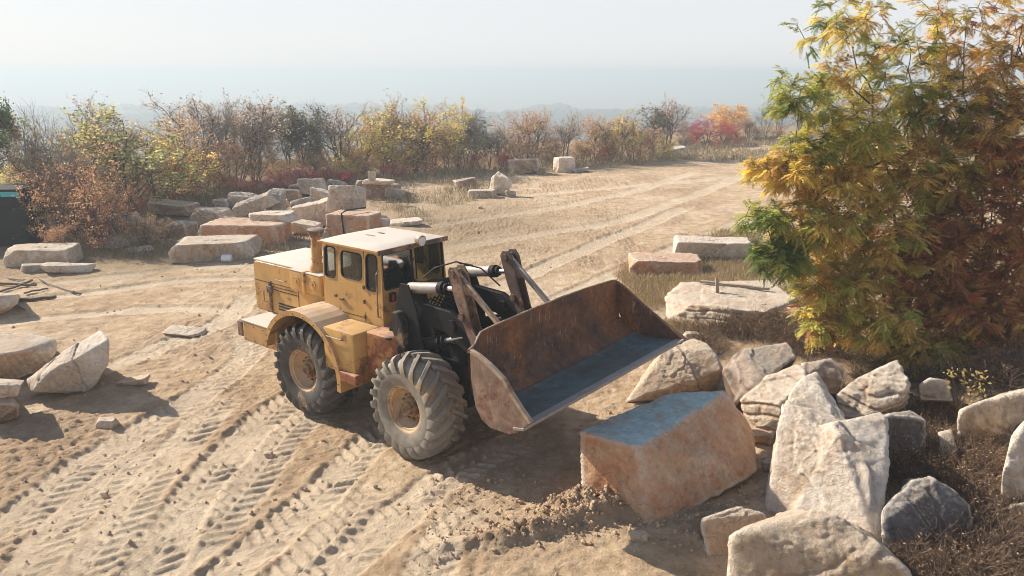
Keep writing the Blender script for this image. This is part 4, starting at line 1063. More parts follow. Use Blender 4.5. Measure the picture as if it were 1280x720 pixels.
# left rock pile
LG = [
 (258, 328, 112, 36, 'cut', 'long pale slab with drilled grooves lying in front of the left pile', dict(yaw=.16, dr=.50, jit=.06, name='stone_slab', cat='stone slab', hgt=.62)),
 (298, 309, 112, 38, 'orange', 'long reddish slab right behind the grooved pale slab', dict(yaw=-.05, dr=.55, jit=.05, name='stone_slab', cat='stone slab', hgt=.85)),
 (257, 287, 50, 28, 'pale', 'squared pale rock at the left end of the reddish slab', dict(dr=.7)),
 (221, 298, 34, 26, 'brown', 'small brown block left of the reddish slab', dict(dr=.8)),
 (204, 272, 58, 20, 'brown', 'flat dark brown rock behind the dead bush', dict(dr=.6)),
 (278, 266, 22, 22, 'grey', 'upright grey stone leaning on a tan boulder in the left pile', dict(kind='boulder')),
 (300, 264, 34, 26, 'pale', 'rounded tan boulder under the crimson leaves', dict(kind='boulder')),
 (316, 273, 50, 20, 'pale', 'thin pale plate tilted towards the right in the left pile', dict(tilt=(0, -.32), dr=.5, hgt=.5, name='stone_slab', cat='stone slab')),
 (342, 268, 22, 36, 'grey', 'tall upright grey stone in the middle of the left pile', dict(dr=.7, kind='boulder')),
 (336, 280, 56, 14, 'white', 'flat bright slab lying on the reddish slab', dict(dr=.6, z0=.75, hgt=.28, name='stone_slab', cat='stone slab')),
 (364, 256, 26, 22, 'brown', 'rough tan rubble stone right of the tall grey one', dict(kind='boulder')),
 (388, 247, 40, 26, 'pale', 'large pale boulder at the back of the left pile', dict(kind='boulder')),
 (380, 266, 30, 24, 'grey', 'grey lumpy rubble in the hollow of the left pile', dict(kind='boulder')),
 (362, 279, 24, 13, 'pale', 'small pale rubble stone beside the flat bright slab', dict(kind='boulder')),
 (378, 295, 44, 18, 'white', 'low bright slab poking out left of the intake stack', dict(dr=.7, name='stone_slab', cat='stone slab')),
 (404, 288, 56, 38, 'white', 'pale leaning boulder carrying the topmost boulder of the pile', dict(tilt=(0, -.3), kind='block')),
 (438, 302, 72, 40, 'orange', 'saw-cut orange block with a dark strap over it, behind the cab', dict(yaw=-.28, dr=.65, jit=.02, chips=1, name='stone_block', cat='stone block', hgt=1.05, soft=180, rough=.015)),
 (466, 296, 34, 30, 'pale', 'pale rock against the right end of the strapped orange block', dict(dr=.8)),
 (425, 266, 50, 30, 'pale', 'topmost tan boulder crowning the left pile', dict(z0=.85, dr=.7, hgt=.85)),
 (470, 250, 46, 24, 'brown', 'brown rock heaped in grass beyond the cab roof', dict(dr=.7)),
 (492, 250, 30, 18, 'grey', 'grey-brown stone at the right end of the heap beyond the cab roof', dict(kind='boulder')),
 (470, 232, 38, 11, 'white', 'bright slab lying on top of the heap beyond the cab roof', dict(z0=.75, dr=.5, hgt=.22, name='stone_slab', cat='stone slab')),
 (464, 229, 10, 14, 'pale', 'small upright pale stone on the bright slab', dict(z0=.95, hgt=.5)),
 (503, 284, 44, 10, 'white', 'low white slab showing just beyond the cab roof', dict(dr=.6, name='stone_slab', cat='stone slab')),
 (392, 224, 18, 12, 'white', 'bright stone up among the red leaves behind the pile', dict(kind='boulder')),
 (372, 224, 20, 14, 'grey', 'grey stone up among the red leaves behind the pile', dict(kind='boulder')),
 (40, 334, 86, 34, 'pale', 'broad pale slab lying beside the black steel box', dict(yaw=.12, dr=.6, jit=.05, name='stone_slab', cat='stone slab')),
 (50, 341, 56, 22, 'grey', 'narrow grey slab lying in front of the broad pale slab', dict(yaw=.32, dr=.35, hgt=.22, name='stone_slab', cat='stone slab')),
 (76, 345, 62, 26, 'white', 'narrow white slab, nearest of the slabs by the black steel box', dict(yaw=.42, dr=.3, hgt=.20, name='stone_slab', cat='stone slab')),
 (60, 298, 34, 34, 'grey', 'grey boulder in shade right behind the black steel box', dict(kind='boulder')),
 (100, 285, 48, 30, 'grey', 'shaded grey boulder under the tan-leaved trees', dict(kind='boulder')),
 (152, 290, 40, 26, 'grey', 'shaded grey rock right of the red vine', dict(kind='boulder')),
 (128, 312, 44, 14, 'grey', 'low dark stone at the foot of the red vine', dict(dr=.6)),
 (166, 316, 36, 8, 'white', 'thin pale stone sliver on the ground left of the grooved slab', dict(dr=.4, hgt=.12, name='stone_slab', cat='stone slab')),
 (180, 305, 18, 14, 'brown', 'small brown stone under the dead bush', dict(kind='boulder')),
 (238, 312, 40, 12, 'grey', 'low grey stone behind the left end of the grooved slab', dict(dr=.6)),
]
LG += [
 (352, 262, 16, 14, 'pale', 'fist of pale rubble right against the tall grey stone', dict(kind='boulder')),
 (372, 244, 22, 16, 'brown', 'brown rubble stone below the big back boulder of the left pile', dict(kind='boulder')),
 (398, 262, 26, 20, 'pale', 'jagged pale stone squeezed left of the topmost boulder', dict(jit=.25, tilt=(.2, .3))),
 (330, 290, 20, 9, 'pale', 'small flat chip lying at the foot of the reddish slab', dict()),
 (268, 276, 18, 14, 'brown', 'small brown stone under the upright grey stone', dict(kind='boulder')),
 (318, 256, 20, 12, 'grey', 'small grey stone behind the tilted pale plate', dict(kind='boulder')),
 (240, 268, 22, 14, 'grey', 'grey stone between the dead bush and the squared pale rock', dict(kind='boulder')),
 (410, 300, 22, 12, 'pale', 'pale rubble stone at the left foot of the strapped block', dict(jit=.25)),
 (420, 240, 26, 18, 'grey', 'grey stone rising behind the topmost boulder', dict(kind='boulder')),
 (446, 246, 20, 14, 'pale', 'pale stone right behind the topmost boulder', dict(kind='boulder')),
 (512, 246, 14, 8, 'brown', 'small brown stone in grass right of the heap beyond the cab roof', dict(kind='boulder')),
 (192, 286, 22, 14, 'grey', 'grey stone peeping out behind the dead bush', dict(kind='boulder')),
]
for bx, by, w, h, mt, lab, kw in LG: block(bx, by, w, h, mt, lab, **kw)
# left foreground
hull_rock([(32, 475, .35), (40, 489, .22), (60, 465, .6), (90, 430, .98), (126, 411, 1.2), (137, 425, 1.12), (136, 455, .65), (120, 485, .1), (112, 492, 0), (40, 491, 0), (70, 490, 0, 0, .9), (115, 470, 0, 0, .6)],
          'white', 'white wedge-shaped boulder with a bright sloping face on the open sand', 'rock', sub=6, chips=3, rough=.03, soft=110, chipdepth=.04, seed=101)
hull_rock([(-60, 428, .75), (-50, 412, .8), (40, 416, .8), (70, 424, .72), (72, 440, .5), (55, 462, .15), (20, 476, .0), (-60, 490, 0), (60, 440, 0, 0, .3), (-50, 440, 0, 0, .8), (20, 440, .72), (-20, 445, .72)],
          'cut', 'big pale flat-topped block left of the white wedge boulder', 'stone block', sub=6, chips=3, rough=.025, soft=110, name='stone_block', seed=103)
hull_rock([(-30, 480, .75), (12, 476, .75), (26, 482, .7), (22, 496, .48), (-20, 502, .45), (-25, 485, .45, 0, .5), (15, 485, .45, 0, .4)], 'pale', 'upper of two tan stones stacked at the left edge', 'rock', sub=5, seed=107)
hull_rock([(-35, 505, .45), (15, 496, .46), (24, 505, .38), (24, 523, .0), (-10, 532, 0), (-40, 530, 0), (-20, 500, 0, 0, .6), (15, 510, 0, 0, .3)], 'brown', 'lower of two tan stones stacked at the left edge', 'rock', sub=5, seed=109)
hull_rock([(-40, 372, .5), (5, 366, .5), (24, 368, .48), (22, 380, .25), (5, 392, .0), (-40, 400, 0), (-30, 380, 0, 0, .8), (15, 375, 0, 0, .4)], 'pale', 'pale slab end jutting in at the left edge below the driftwood', 'stone slab', sub=5, seed=113, name='stone_slab')
block(222, 424, 56, 16, 'pale', 'flat round pale stone lying alone on the sand', dr=.65, hgt=.14, kind='boulder', name='stone_slab', cat='stone slab')
block(129, 536, 27, 19, 'pale', 'small pale stone on the sand in front of the white wedge', kind='boulder')
block(165, 483, 40, 12, 'sand', 'low tan stone just right of the white wedge boulder', dr=.5, hgt=.16, kind='boulder')
block(130, 622, 8, 6, 'pale', 'pebble-sized pale stone low on the left sand', kind='boulder', sub=3)
block(335, 573, 12, 10, 'sand', 'fist-sized clod between the tyre tracks', kind='boulder', sub=3)
block(798, 528, 22, 17, 'orange', 'small reddish stone behind the orange block at the bucket shadow', z0=.0, kind='boulder')

# strap over the cut block, plank, driftwood, bottle, black box
x0, y0 = at(437, 302); 
def strapped():
    bm = bmesh.new(); z = gz(x0, y0)
    pts = [(x0 - .18, y0 - .06, z + .15), (x0 - .24, y0 - .04, z + 1.02), (x0 - .10, y0 + .15, z + 1.10), (x0 + .25, y0 + .55, z + 1.10), (x0 + .5, y0 + .9, z + 1.08)]
    tube(bm, pts, .035, 6); o = mk('lashing_strap', bm, M['rubber'], None); tag(o, 'dark strap lying over the saw-cut orange block behind the cab', 'strap')
strapped()
def board(p0, p1, w, t, mat, name, label, group=None, cat='plank', bend=.0):
    bm = bmesh.new(); a = Vector(p0); b = Vector(p1); d = (b - a).normalized(); s = d.cross(Vector((0, 0, 1))).normalized(); u = s.cross(d)
    n = 6; rows = []
    for i in range(n + 1):
        q = a.lerp(b, i / n) + s * bend * math.sin(math.pi * i / n) + u * .01 * math.sin(i * 2.1)
        k = 1 - .12 * abs(math.sin(i * 1.7))
        rows.append([bm.verts.new(q + s * e * w * .5 * k + u * f * t * .5) for e, f in ((-1, -1), (1, -1), (1, 1), (-1, 1))])
    for r0, r1 in zip(rows, rows[1:]):
        for i in range(4): bm.faces.new((r0[i], r0[(i + 1) % 4], r1[(i + 1) % 4], r1[i]))
    bm.faces.new(rows[0][::-1]); bm.faces.new(rows[-1])
    o = mk(name, bm, M[mat]); tag(o, label, cat, group); return o
def gp(px, py, z): x, y = at(px, py, z); return (x, y, z)
def gl(px, py, dz):
    x, y = at(px, py, 0); z = gz(x, y); x, y = at(px, py, z + dz); return (x, y, gz(x, y) + dz)
board(gp(876, 352, .68), gp(962, 361, .68), .12, .06, 'wood', 'rotten_plank', 'grey rotten plank lying along the wide flat-topped rock')
bm = bmesh.new(); a = gp(897, 367, .58); prism(bm, [(-.05, 0), (.05, 0), (.035, .42), (-.03, .46)], -.03, .03, 1, .004, lambda q: Vector((a[0] + q[0] - q[2] * .1, a[1] + q[1], a[2] + q[2] - .03)))
tag(mk('wooden_stake', bm, M['wood']), 'short pale stake standing against the plank on the flat rock', 'stake')
for (a_, b_, w, mt, lab) in [((50, 349), (92, 365), .07, 'wood', 'pale straight branch, topmost piece of the driftwood heap'), ((56, 351), (101, 367), .06, 'darkwood', 'dark branch crossing the end of the pale one'),
        ((24, 372), (70, 371), .10, 'darkwood', 'thick dark log, lowest piece of the driftwood heap'), ((-20, 352), (45, 357), .07, 'darkwood', 'long dark pole reaching in from the left edge'),
        ((0, 364), (40, 349), .06, 'darkwood', 'dark branch slanting up to the right in the driftwood heap'), ((8, 346), (30, 350), .05, 'wood', 'short pale stick behind the driftwood heap'), ((20, 378), (34, 386), .06, 'wood', 'short pale stub sticking out by the slab end'),
        ((60, 361), (30, 366), .05, 'darkwood', 'crooked dark stick in the middle of the driftwood heap')]:
    board(gl(*a_, .05), gl(*b_, .07), w, w * .8, mt, 'fallen_branch', lab, 'driftwood heap at the left', 'branch', bend=.06)
bx, by = at(284, 328); bzz = gz(bx, by)
bm = bmesh.new(); tube(bm, [(bx - .16, by - .02, bzz + .10), (bx - .14, by - .02, bzz + .10), (bx + .14, by, bzz + .10), (bx + .16, by, bzz + .10)], [.10, .13, .13, .10], 16)
jc = mk('plastic_canister', bm, M['plastic'], None, True); tag(jc, 'small white plastic canister on the ground before the grooved slab', 'canister')
bm = bmesh.new(); tube(bm, [(bx - .17, by - .02, bzz + .10), (bx - .205, by - .022, bzz + .10)], .035, 10); mk('cap', bm, M['teal'], jc)

x0b, y0b = at(41, 308); z0b = gz(x0b, y0b) - .05
cab_ = empty('steel_box', (x0b, y0b, z0b), .10); tag(cab_, 'tall black sheet-steel box with a teal plate at the left edge', 'steel box')
bm = bmesh.new(); box(bm, (-3.2, 0, 0), (0, 1.6, 2.10), .02)
for v in bm.verts: v.co.x -= v.co.z * .07 * (1 if v.co.x > -1 else 0)
mk('shell', bm, M['blackbox'], cab_)
bm = bmesh.new(); box(bm, (-3.22, -.02, 2.10), (-.13, 1.62, 2.14), .01); mk('lid', bm, M['blackbox'], cab_)
bm = bmesh.new(); box(bm, (-.82, -.022, 1.87), (-.20, -.006, 2.05), .003); mk('teal_plate', bm, M['teal'], cab_)
bm = bmesh.new(); box(bm, (-1.62, -.016, .1), (-1.60, .0, 2.0), 0); box(bm, (-1.5, -.05, 1.0), (-1.46, -.005, 1.3), .006); mk('door_handle', bm, M['rubber'], cab_)

# ------------------------------------------------------------------ vegetation
def tubes_np(branches, seg=4):
    V = []; F = []; off = 0
    for pts, rad in branches:
        P = np.asarray(pts); n = len(P)
        d = np.gradient(P, axis=0); d /= np.linalg.norm(d, axis=1)[:, None] + 1e-9
        ref = np.array([0, 0, 1.0]) if abs(d[0][2]) < .9 else np.array([1.0, 0, 0])
        a = np.cross(d, ref); a /= np.linalg.norm(a, axis=1)[:, None] + 1e-9; b = np.cross(d, a)
        t = 2 * np.pi * np.arange(seg) / seg
        ring = P[:, None, :] + (a[:, None, :] * np.cos(t)[None, :, None] + b[:, None, :] * np.sin(t)[None, :, None]) * np.asarray(rad)[:, None, None]
        V.append(ring.reshape(-1, 3)); i = np.arange(n - 1)[:, None] * seg + np.arange(seg)[None, :]; j = np.arange(n - 1)[:, None] * seg + (np.arange(seg)[None, :] + 1) % seg
        F.append(np.stack([i, j, j + seg, i + seg], -1).reshape(-1, 4) + off); off += n * seg
    return np.concatenate(V), np.concatenate(F)

def grow(rng, p, d, L, r, lev, maxlev, out, tips, up=.06, kids=(3, 5), spread=.75, wander=.16):
    n = 6 if lev == 0 else 4; pts = [np.array(p)]; d = np.array(d, float); d /= np.linalg.norm(d)
    for i in range(n):
        d = d + rng.normal(size=3) * wander + np.array([0, 0, up]); d /= np.linalg.norm(d); pts.append(pts[-1] + d * L / n)
    rad = np.linspace(r, r * .45 if lev < maxlev else r * .25, n + 1); out.append((pts, rad))
    if lev >= maxlev: tips.append(np.array(pts)); return
    for k in range(rng.randint(*kids) + (2 if lev == 0 else 0)):
        t = .25 + .75 * rng.rand() if lev else .22 + .78 * (k + rng.rand()) / (kids[1] + 2); t = min(t, .98)
        i = int(t * n); q = pts[i] + (pts[min(i + 1, n)] - pts[i]) * (t * n - i)
        s = rng.normal(size=3); s -= d * s.dot(d); s /= np.linalg.norm(s)
        nd = d * (1 - spread * .5) + s * spread
        grow(rng, q, nd, L * rng.uniform(.42, .62) * (1.15 - .5 * t if lev == 0 else 1), r * .5, lev + 1, maxlev, out, tips, up, kids, spread, wander * 1.15)

def leaf_quads(rng, c, size, pal, flat=.5, asp=.5):
    n = len(c); a = rng.normal(size=(n, 3)); a[:, 2] *= flat; a /= np.linalg.norm(a, axis=1)[:, None]
    b = rng.normal(size=(n, 3)); b -= a * (a * b).sum(1)[:, None]; b /= np.linalg.norm(b, axis=1)[:, None]
    s = size * rng.uniform(.6, 1.3, (n, 1))
    V = np.stack([c - a * s, c + b * s * asp, c + a * s, c - b * s * asp], 1).reshape(-1, 3)
    F = np.arange(n * 4).reshape(n, 4)
    pal = np.array(pal) * 2.05; w = fbm3(c * 1.4 + 50, 2, int(rng.randint(1000))) * 1.6 + rng.normal(size=n) * .45
    k = np.clip((w + 1) / 2 * len(pal), 0, len(pal) - 1).astype(int)
    col = pal[k] * rng.uniform(.75, 1.25, (n, 1)); col = np.repeat(np.concatenate([col, np.ones((n, 1))], 1), 4, 0)
    return V, F, col

PAL = {
 'grey': [(.22, .17, .14), (.30, .23, .17), (.25, .19, .15)],
 'yellow': [(.44, .36, .10), (.34, .30, .10), (.24, .22, .08), (.50, .34, .12)],
 'rust': [(.34, .18, .10), (.39, .23, .12), (.29, .15, .10), (.42, .29, .14)],
 'tan': [(.36, .24, .14), (.30, .19, .12), (.40, .29, .15), (.28, .18, .12)],
 'crimson': [(.36, .035, .055), (.27, .03, .05), (.40, .08, .08), (.24, .05, .06)],
 'green': [(.10, .13, .05), (.16, .18, .07), (.24, .22, .09), (.34, .27, .11)],
 'dark': [(.07, .07, .05), (.11, .10, .07), (.15, .12, .08)],
 'gold': [(.42, .27, .09), (.46, .33, .12), (.36, .20, .08)],
 'darkgreen': [(.035, .06, .035), (.06, .09, .04), (.09, .10, .05)],
}
def tree_proto(seed, kind, h, stems=2, leaves=3000, lsize=.07, spread=.75, up=.06, maxlev=3, trunk_r=.05, bark='bark', kids=(3, 5), lean=.18, low=0.0):
    rng = np.random.RandomState(seed); br = []; tips = []
    for s in range(stems):
        a = rng.rand() * 6.28; d = np.array([math.cos(a) * lean * (s > 0 or .3), math.sin(a) * lean * (s > 0 or .3), 1])
        grow(rng, (.12 * math.cos(a) * (s > 0), .12 * math.sin(a) * (s > 0), -.15), d, h * rng.uniform(.62, .80), trunk_r * rng.uniform(.7, 1), 0, maxlev, br, tips, up, kids, spread)
    V, F = tubes_np(br, 4)
    zmax = max(t[:, 2].max() for t in tips); sc = h / zmax; V = V * sc
    if leaves > 0:
        T = np.array(tips) * sc; T = T[np.array([t[:, 2].mean() > low * h for t in T])]
        k = rng.randint(0, len(T), leaves); u = rng.rand(leaves) * (T.shape[1] - 1.001); i = u.astype(int); f = (u - i)[:, None]
        c = T[k, i] * (1 - f) + T[k, i + 1] * f + rng.normal(size=(leaves, 3)) * lsize * 1.3
        lv = leaf_quads(rng, c, lsize, PAL[kind])
    else: lv = None
    return (V, F, lv, bark)

def make_tree(proto, name):
    V, F, lv, bark = proto
    r = empty(name, (0, 0, 0))
    mesh_np('trunk', V, F, M[bark], r, True)
    if lv: mesh_np('crown', lv[0], lv[1], M['leaf'], r, False, ('leafcol', lv[2], 'POINT'))
    return r
def copy_tree(o):
    c = o.copy(); C.objects.link(c)
    for ch in o.children:
        k = ch.copy(); C.objects.link(k); k.parent = c; k.matrix_parent_inverse = ch.matrix_parent_inverse.copy()
    return c

protos = {}
SPEC = {  # kind: (word, list of args)
 'grey': dict(stems=4, leaves=2000, lsize=.066, spread=.6, up=.10, kids=(4, 6)),
 'bare': dict(stems=4, leaves=0, lsize=.05, spread=.5, up=.12, bark='palebark', kids=(4, 7)),
 'yellow': dict(stems=4, leaves=4600, lsize=.066, spread=.75, kids=(4, 6)),
 'rust': dict(stems=5, leaves=4300, lsize=.060, spread=.75, kids=(4, 6)),
 'tan': dict(stems=5, leaves=4200, lsize=.060, spread=.75, kids=(4, 6)),
 'crimson': dict(stems=5, leaves=3600, lsize=.065, spread=.9, up=.02, kids=(4, 6)),
 'green': dict(stems=4, leaves=4200, lsize=.08, spread=.75, kids=(4, 6)),
 'dark': dict(stems=3, leaves=1700, lsize=.11, spread=.6, up=.1, kids=(4, 6)),
 'gold': dict(stems=3, leaves=5200, lsize=.08, spread=.8, kids=(4, 6)),
 'darkgreen': dict(stems=1, leaves=7000, lsize=.09, spread=1.0, up=.02, kids=(5, 7)),
}
def get_proto(kind, var):
    key = (kind, var)
    if key not in protos:
        s = dict(SPEC[kind]); pk = 'grey' if kind == 'bare' else kind
        protos[key] = [tree_proto(sum(map(ord, kind)) * 3 + var * 17, pk, 5.0, **s), None]
    return protos[key]

def z_at(px, py, y):
    """height of the point seen at a pixel if it stands at distance y"""
    X = px - 640.0; up = 360.0 - py; Y = 1000 * cp + up * sp; Z = -1000 * sp + up * cp; return CAM_H + Z * y / Y
# (px, base_py, top_py, kind, width factor)
BG = [(-6, 285, 112, 'darkgreen', .7), (34, 270, 185, 'yellow', 1.0), (56, 290, 150, 'tan', .8), (78, 296, 118, 'bare', 1), (95, 300, 172, 'rust', 1.0), (76, 306, 205, 'rust', .8), (118, 298, 150, 'bare', .9),
 (128, 310, 196, 'rust', .8), (140, 262, 112, 'grey', 1), (158, 270, 118, 'grey', 1), (172, 282, 132, 'green', 1.5), (200, 268, 150, 'yellow', 1.2), (150, 296, 215, 'tan', .8), (215, 262, 168, 'rust', 1.1),
 (232, 256, 138, 'tan', 1.1), (246, 246, 106, 'grey', 1.2), (262, 250, 168, 'rust', 1.2), (275, 244, 112, 'bare', 1), (288, 240, 158, 'rust', 1.1), (300, 236, 108, 'grey', 1.1), (318, 236, 112, 'grey', 1.2), (322, 238, 170, 'tan', 1.0),
 (345, 230, 150, 'bare', 1), (362, 228, 122, 'dark', 1.1), (380, 226, 126, 'dark', 1.1), (398, 224, 165, 'tan', 1.1), (415, 222, 118, 'bare', 1.2), (432, 222, 122, 'grey', 1.1), (452, 220, 140, 'yellow', 1.3), (440, 222, 172, 'rust', 1.1),
 (478, 216, 110, 'grey', 1.1), (490, 217, 128, 'yellow', 1.1), (508, 216, 118, 'yellow', 1.2), (518, 216, 125, 'tan', 1.2), (530, 214, 150, 'rust', 1), (545, 213, 140, 'bare', 1), (560, 212, 158, 'tan', 1), (572, 212, 118, 'yellow', .8), (585, 212, 128, 'bare', 1.1),
 (592, 211, 140, 'dark', 1.1), (612, 210, 158, 'dark', 1), (628, 208, 150, 'grey', 1), (640, 208, 170, 'tan', 1), (655, 207, 134, 'tan', 1.1), (672, 206, 132, 'tan', 1.1), (690, 206, 168, 'rust', 1), (705, 205, 132, 'grey', 1.0), (722, 203, 172, 'tan', .9),
 (740, 202, 140, 'tan', 1.2), (760, 202, 142, 'tan', 1.1), (775, 201, 132, 'yellow', .9), (790, 201, 136, 'grey', 1.1), (800, 200, 150, 'rust', 1.2), (815, 198, 126, 'dark', .9), (828, 196, 114, 'grey', 1.0), (826, 197, 165, 'yellow', .9), (848, 185, 140, 'bare', .9),
 (866, 182, 160, 'rust', 1), (900, 174, 128, 'gold', 1.5), (922, 175, 136, 'gold', 1.5), (935, 176, 140, 'grey', 1.2), (955, 172, 128, 'bare', 1.2), (975, 172, 112, 'grey', 1.1), (1000, 172, 120, 'grey', 1.0), (1040, 172, 110, 'grey', 1.1), (1090, 176, 105, 'tan', 1.1), (1150, 178, 110, 'grey', 1.1), (1230, 182, 110, 'tan', 1.2)]
BUSH = [(122, 308, 240, 'crimson', .32), (130, 312, 268, 'crimson', .5), (206, 262, 222, 'crimson', 1.4), (232, 260, 226, 'crimson', 1.2), (296, 252, 216, 'crimson', 1.4), (322, 250, 220, 'crimson', 1.5), (345, 246, 212, 'crimson', 1.4), (376, 238, 206, 'crimson', 1.5), (405, 232, 206, 'crimson', 1.4), (160, 282, 232, 'crimson', 1.0), (440, 234, 208, 'crimson', 1.2),
 (425, 234, 210, 'crimson', 1.2), (492, 224, 200, 'crimson', 1.3), (520, 216, 180, 'crimson', 1.4), (625, 211, 186, 'crimson', 1.2), (760, 203, 178, 'crimson', 1.1), (182, 308, 264, 'tan', 1.1), (205, 300, 266, 'tan', 1.0), (62, 292, 235, 'rust', 1.0), (180, 262, 215, 'rust', 1.3), (240, 258, 212, 'rust', 1.3), (270, 252, 205, 'rust', 1.2),
 (350, 234, 196, 'rust', 1.4), (455, 222, 196, 'rust', 1.3), (545, 212, 180, 'rust', 1.4), (572, 212, 186, 'tan', 1.3), (602, 211, 184, 'crimson', 1.2), (625, 209, 186, 'rust', 1.2), (730, 203, 176, 'rust', 1.3), (690, 206, 184, 'tan', 1.2), (765, 202, 178, 'tan', 1.3), (790, 201, 176, 'rust', 1.3), (812, 199, 172, 'tan', 1.3),
 (866, 182, 150, 'crimson', 1.5), (884, 182, 142, 'crimson', 1.7), (902, 182, 148, 'crimson', 1.5), (945, 176, 156, 'tan', 1.3), (970, 176, 156, 'rust', 1.2), (1010, 178, 158, 'tan', 1.3), (480, 218, 190, 'tan', 1.2), (660, 207, 178, 'tan', 1.2), (835, 196, 176, 'dark', 1.1), (78, 318, 272, 'rust', .9), (26, 262, 205, 'yellow', 1.1), (855, 188, 168, 'dark', 1.3), (440, 224, 190, 'yellow', 1.1), (150, 268, 200, 'rust', 1.3), (395, 228, 184, 'tan', 1.2), (500, 217, 180, 'tan', 1.2)]
WORDS = {'grey': 'sparse grey-leaved', 'bare': 'bare pale-stemmed', 'yellow': 'yellow-green', 'rust': 'rust-orange', 'tan': 'tan-brown', 'crimson': 'crimson-leaved', 'green': 'dense olive-green', 'dark': 'dark-leaved', 'gold': 'golden-orange', 'darkgreen': 'dark evergreen'}
ORD = ['leftmost', 'second', 'third', 'fourth', 'fifth', 'sixth', 'seventh', 'eighth', 'ninth', 'tenth', 'eleventh', 'twelfth', 'thirteenth', 'fourteenth', 'fifteenth', 'sixteenth', 'seventeenth', 'eighteenth', 'nineteenth', 'twentieth']
def plant_row(rows, noun, name, group, cat):
    cnt = {}; rng = np.random.RandomState(8)
    tot = {}
    for r_ in rows: tot[r_[3]] = tot.get(r_[3], 0) + 1
    for i, (px, by_, ty, kind, wf) in enumerate(sorted(rows)):
        x, y = at(px, by_); y2 = float(np.interp(x, EX, EY))
        z = gz(x, y); top = z_at(px, ty, y); h = max(.5, top - z)
        pr = get_proto(kind, i % 2)
        if pr[1] is None: o = make_tree(pr[0], name); pr[1] = o
        else: o = copy_tree(pr[1]); o.name = name
        o.name = name
        o.location = (x, y, z - .05); s = h / 5.0; w = s * wf * (1.25 if h < 2.2 else 1.0) * .95
        o.scale = (w, w, s); o.rotation_euler = (0, 0, rng.rand() * 6.28)
        k = cnt.get(kind, 0); cnt[kind] = k + 1
        if tot[kind] == 1: lab = '%s %s in the row beyond the clearing' % (WORDS[kind], noun)
        elif k == 0: lab = 'leftmost %s %s in the row beyond the clearing' % (WORDS[kind], noun)
        else: lab = '%s %s %s from the left in the row beyond the clearing' % (ORD[k], WORDS[kind], noun)
        if kind == 'darkgreen': lab = 'dark evergreen tree cut off by the left edge, above the black box'
        tag(o, lab, cat, group)
plant_row(BG, 'tree', 'autumn_tree', 'trees beyond the clearing', 'tree')
plant_row(BUSH, 'bush', 'autumn_bush', 'bushes along the edge of the clearing', 'bush')

# ---- the large tree at the right, with feather-shaped leaves
def compound(rng, base, dirs, L, col, pairs=8, droop=.42):
    n = len(base); down = np.array([0, 0, -1.0]); up = np.array([0, 0, 1.0])
    side = np.cross(dirs, up); side /= np.linalg.norm(side, axis=1)[:, None] + 1e-6
    side = side + rng.normal(size=(n, 3)) * .25; V = []; Cc = []
    for j in range(pairs):
        t = .18 + .82 * j / (pairs - 1)
        p = base + dirs * (L * t)[:, None] + down * (droop * L * t * t)[:, None]
        for sg in (-1, 1):
            ll = (L * .35 * (1 - .55 * abs(t - .55)) * rng.uniform(.8, 1.15, n))[:, None]
            ax = side * sg * .85 + dirs * .45 + down * (.28 + .25 * rng.rand(n, 1)); ax /= np.linalg.norm(ax, axis=1)[:, None]
            wd = np.cross(ax, side * .3 + up); wd /= np.linalg.norm(wd, axis=1)[:, None] + 1e-6
            q = p + rng.normal(size=(n, 3)) * .004
            V.append(np.stack([q, q + ax * ll * .5 + wd * ll * .24, q + ax * ll, q + ax * ll * .5 - wd * ll * .24], 1))
            Cc.append(col * rng.uniform(.82, 1.18, (n, 1)))
    V = np.stack(V, 1).reshape(-1, 3); Cc = np.stack(Cc, 1).reshape(-1, 3)
    F = np.arange(len(V)).reshape(-1, 4); Cc = np.repeat(np.concatenate([Cc, np.ones((len(Cc), 1))], 1), 4, 0)
    # rachis as thin blade
    e0 = base; e1 = base + dirs * (L * .5)[:, None] + down * (droop * L * .25)[:, None]; e2 = base + dirs * L[:, None] + down * (droop * L)[:, None]
    return V, F, Cc

GREEN = (.17, .23, .06); LGREEN = (.50, .50, .12); YEL = (.76, .60, .15); ORA = (.66, .44, .14); RUST = (.54, .23, .10); BRN = (.28, .15, .09)
def px3(px, py, y): X = px - 640.0; up = 360.0 - py; Y = 1000 * cp + up * sp; t = y / Y; return np.array([X * t, y, CAM_H + (-1000 * sp + up * cp) * t])
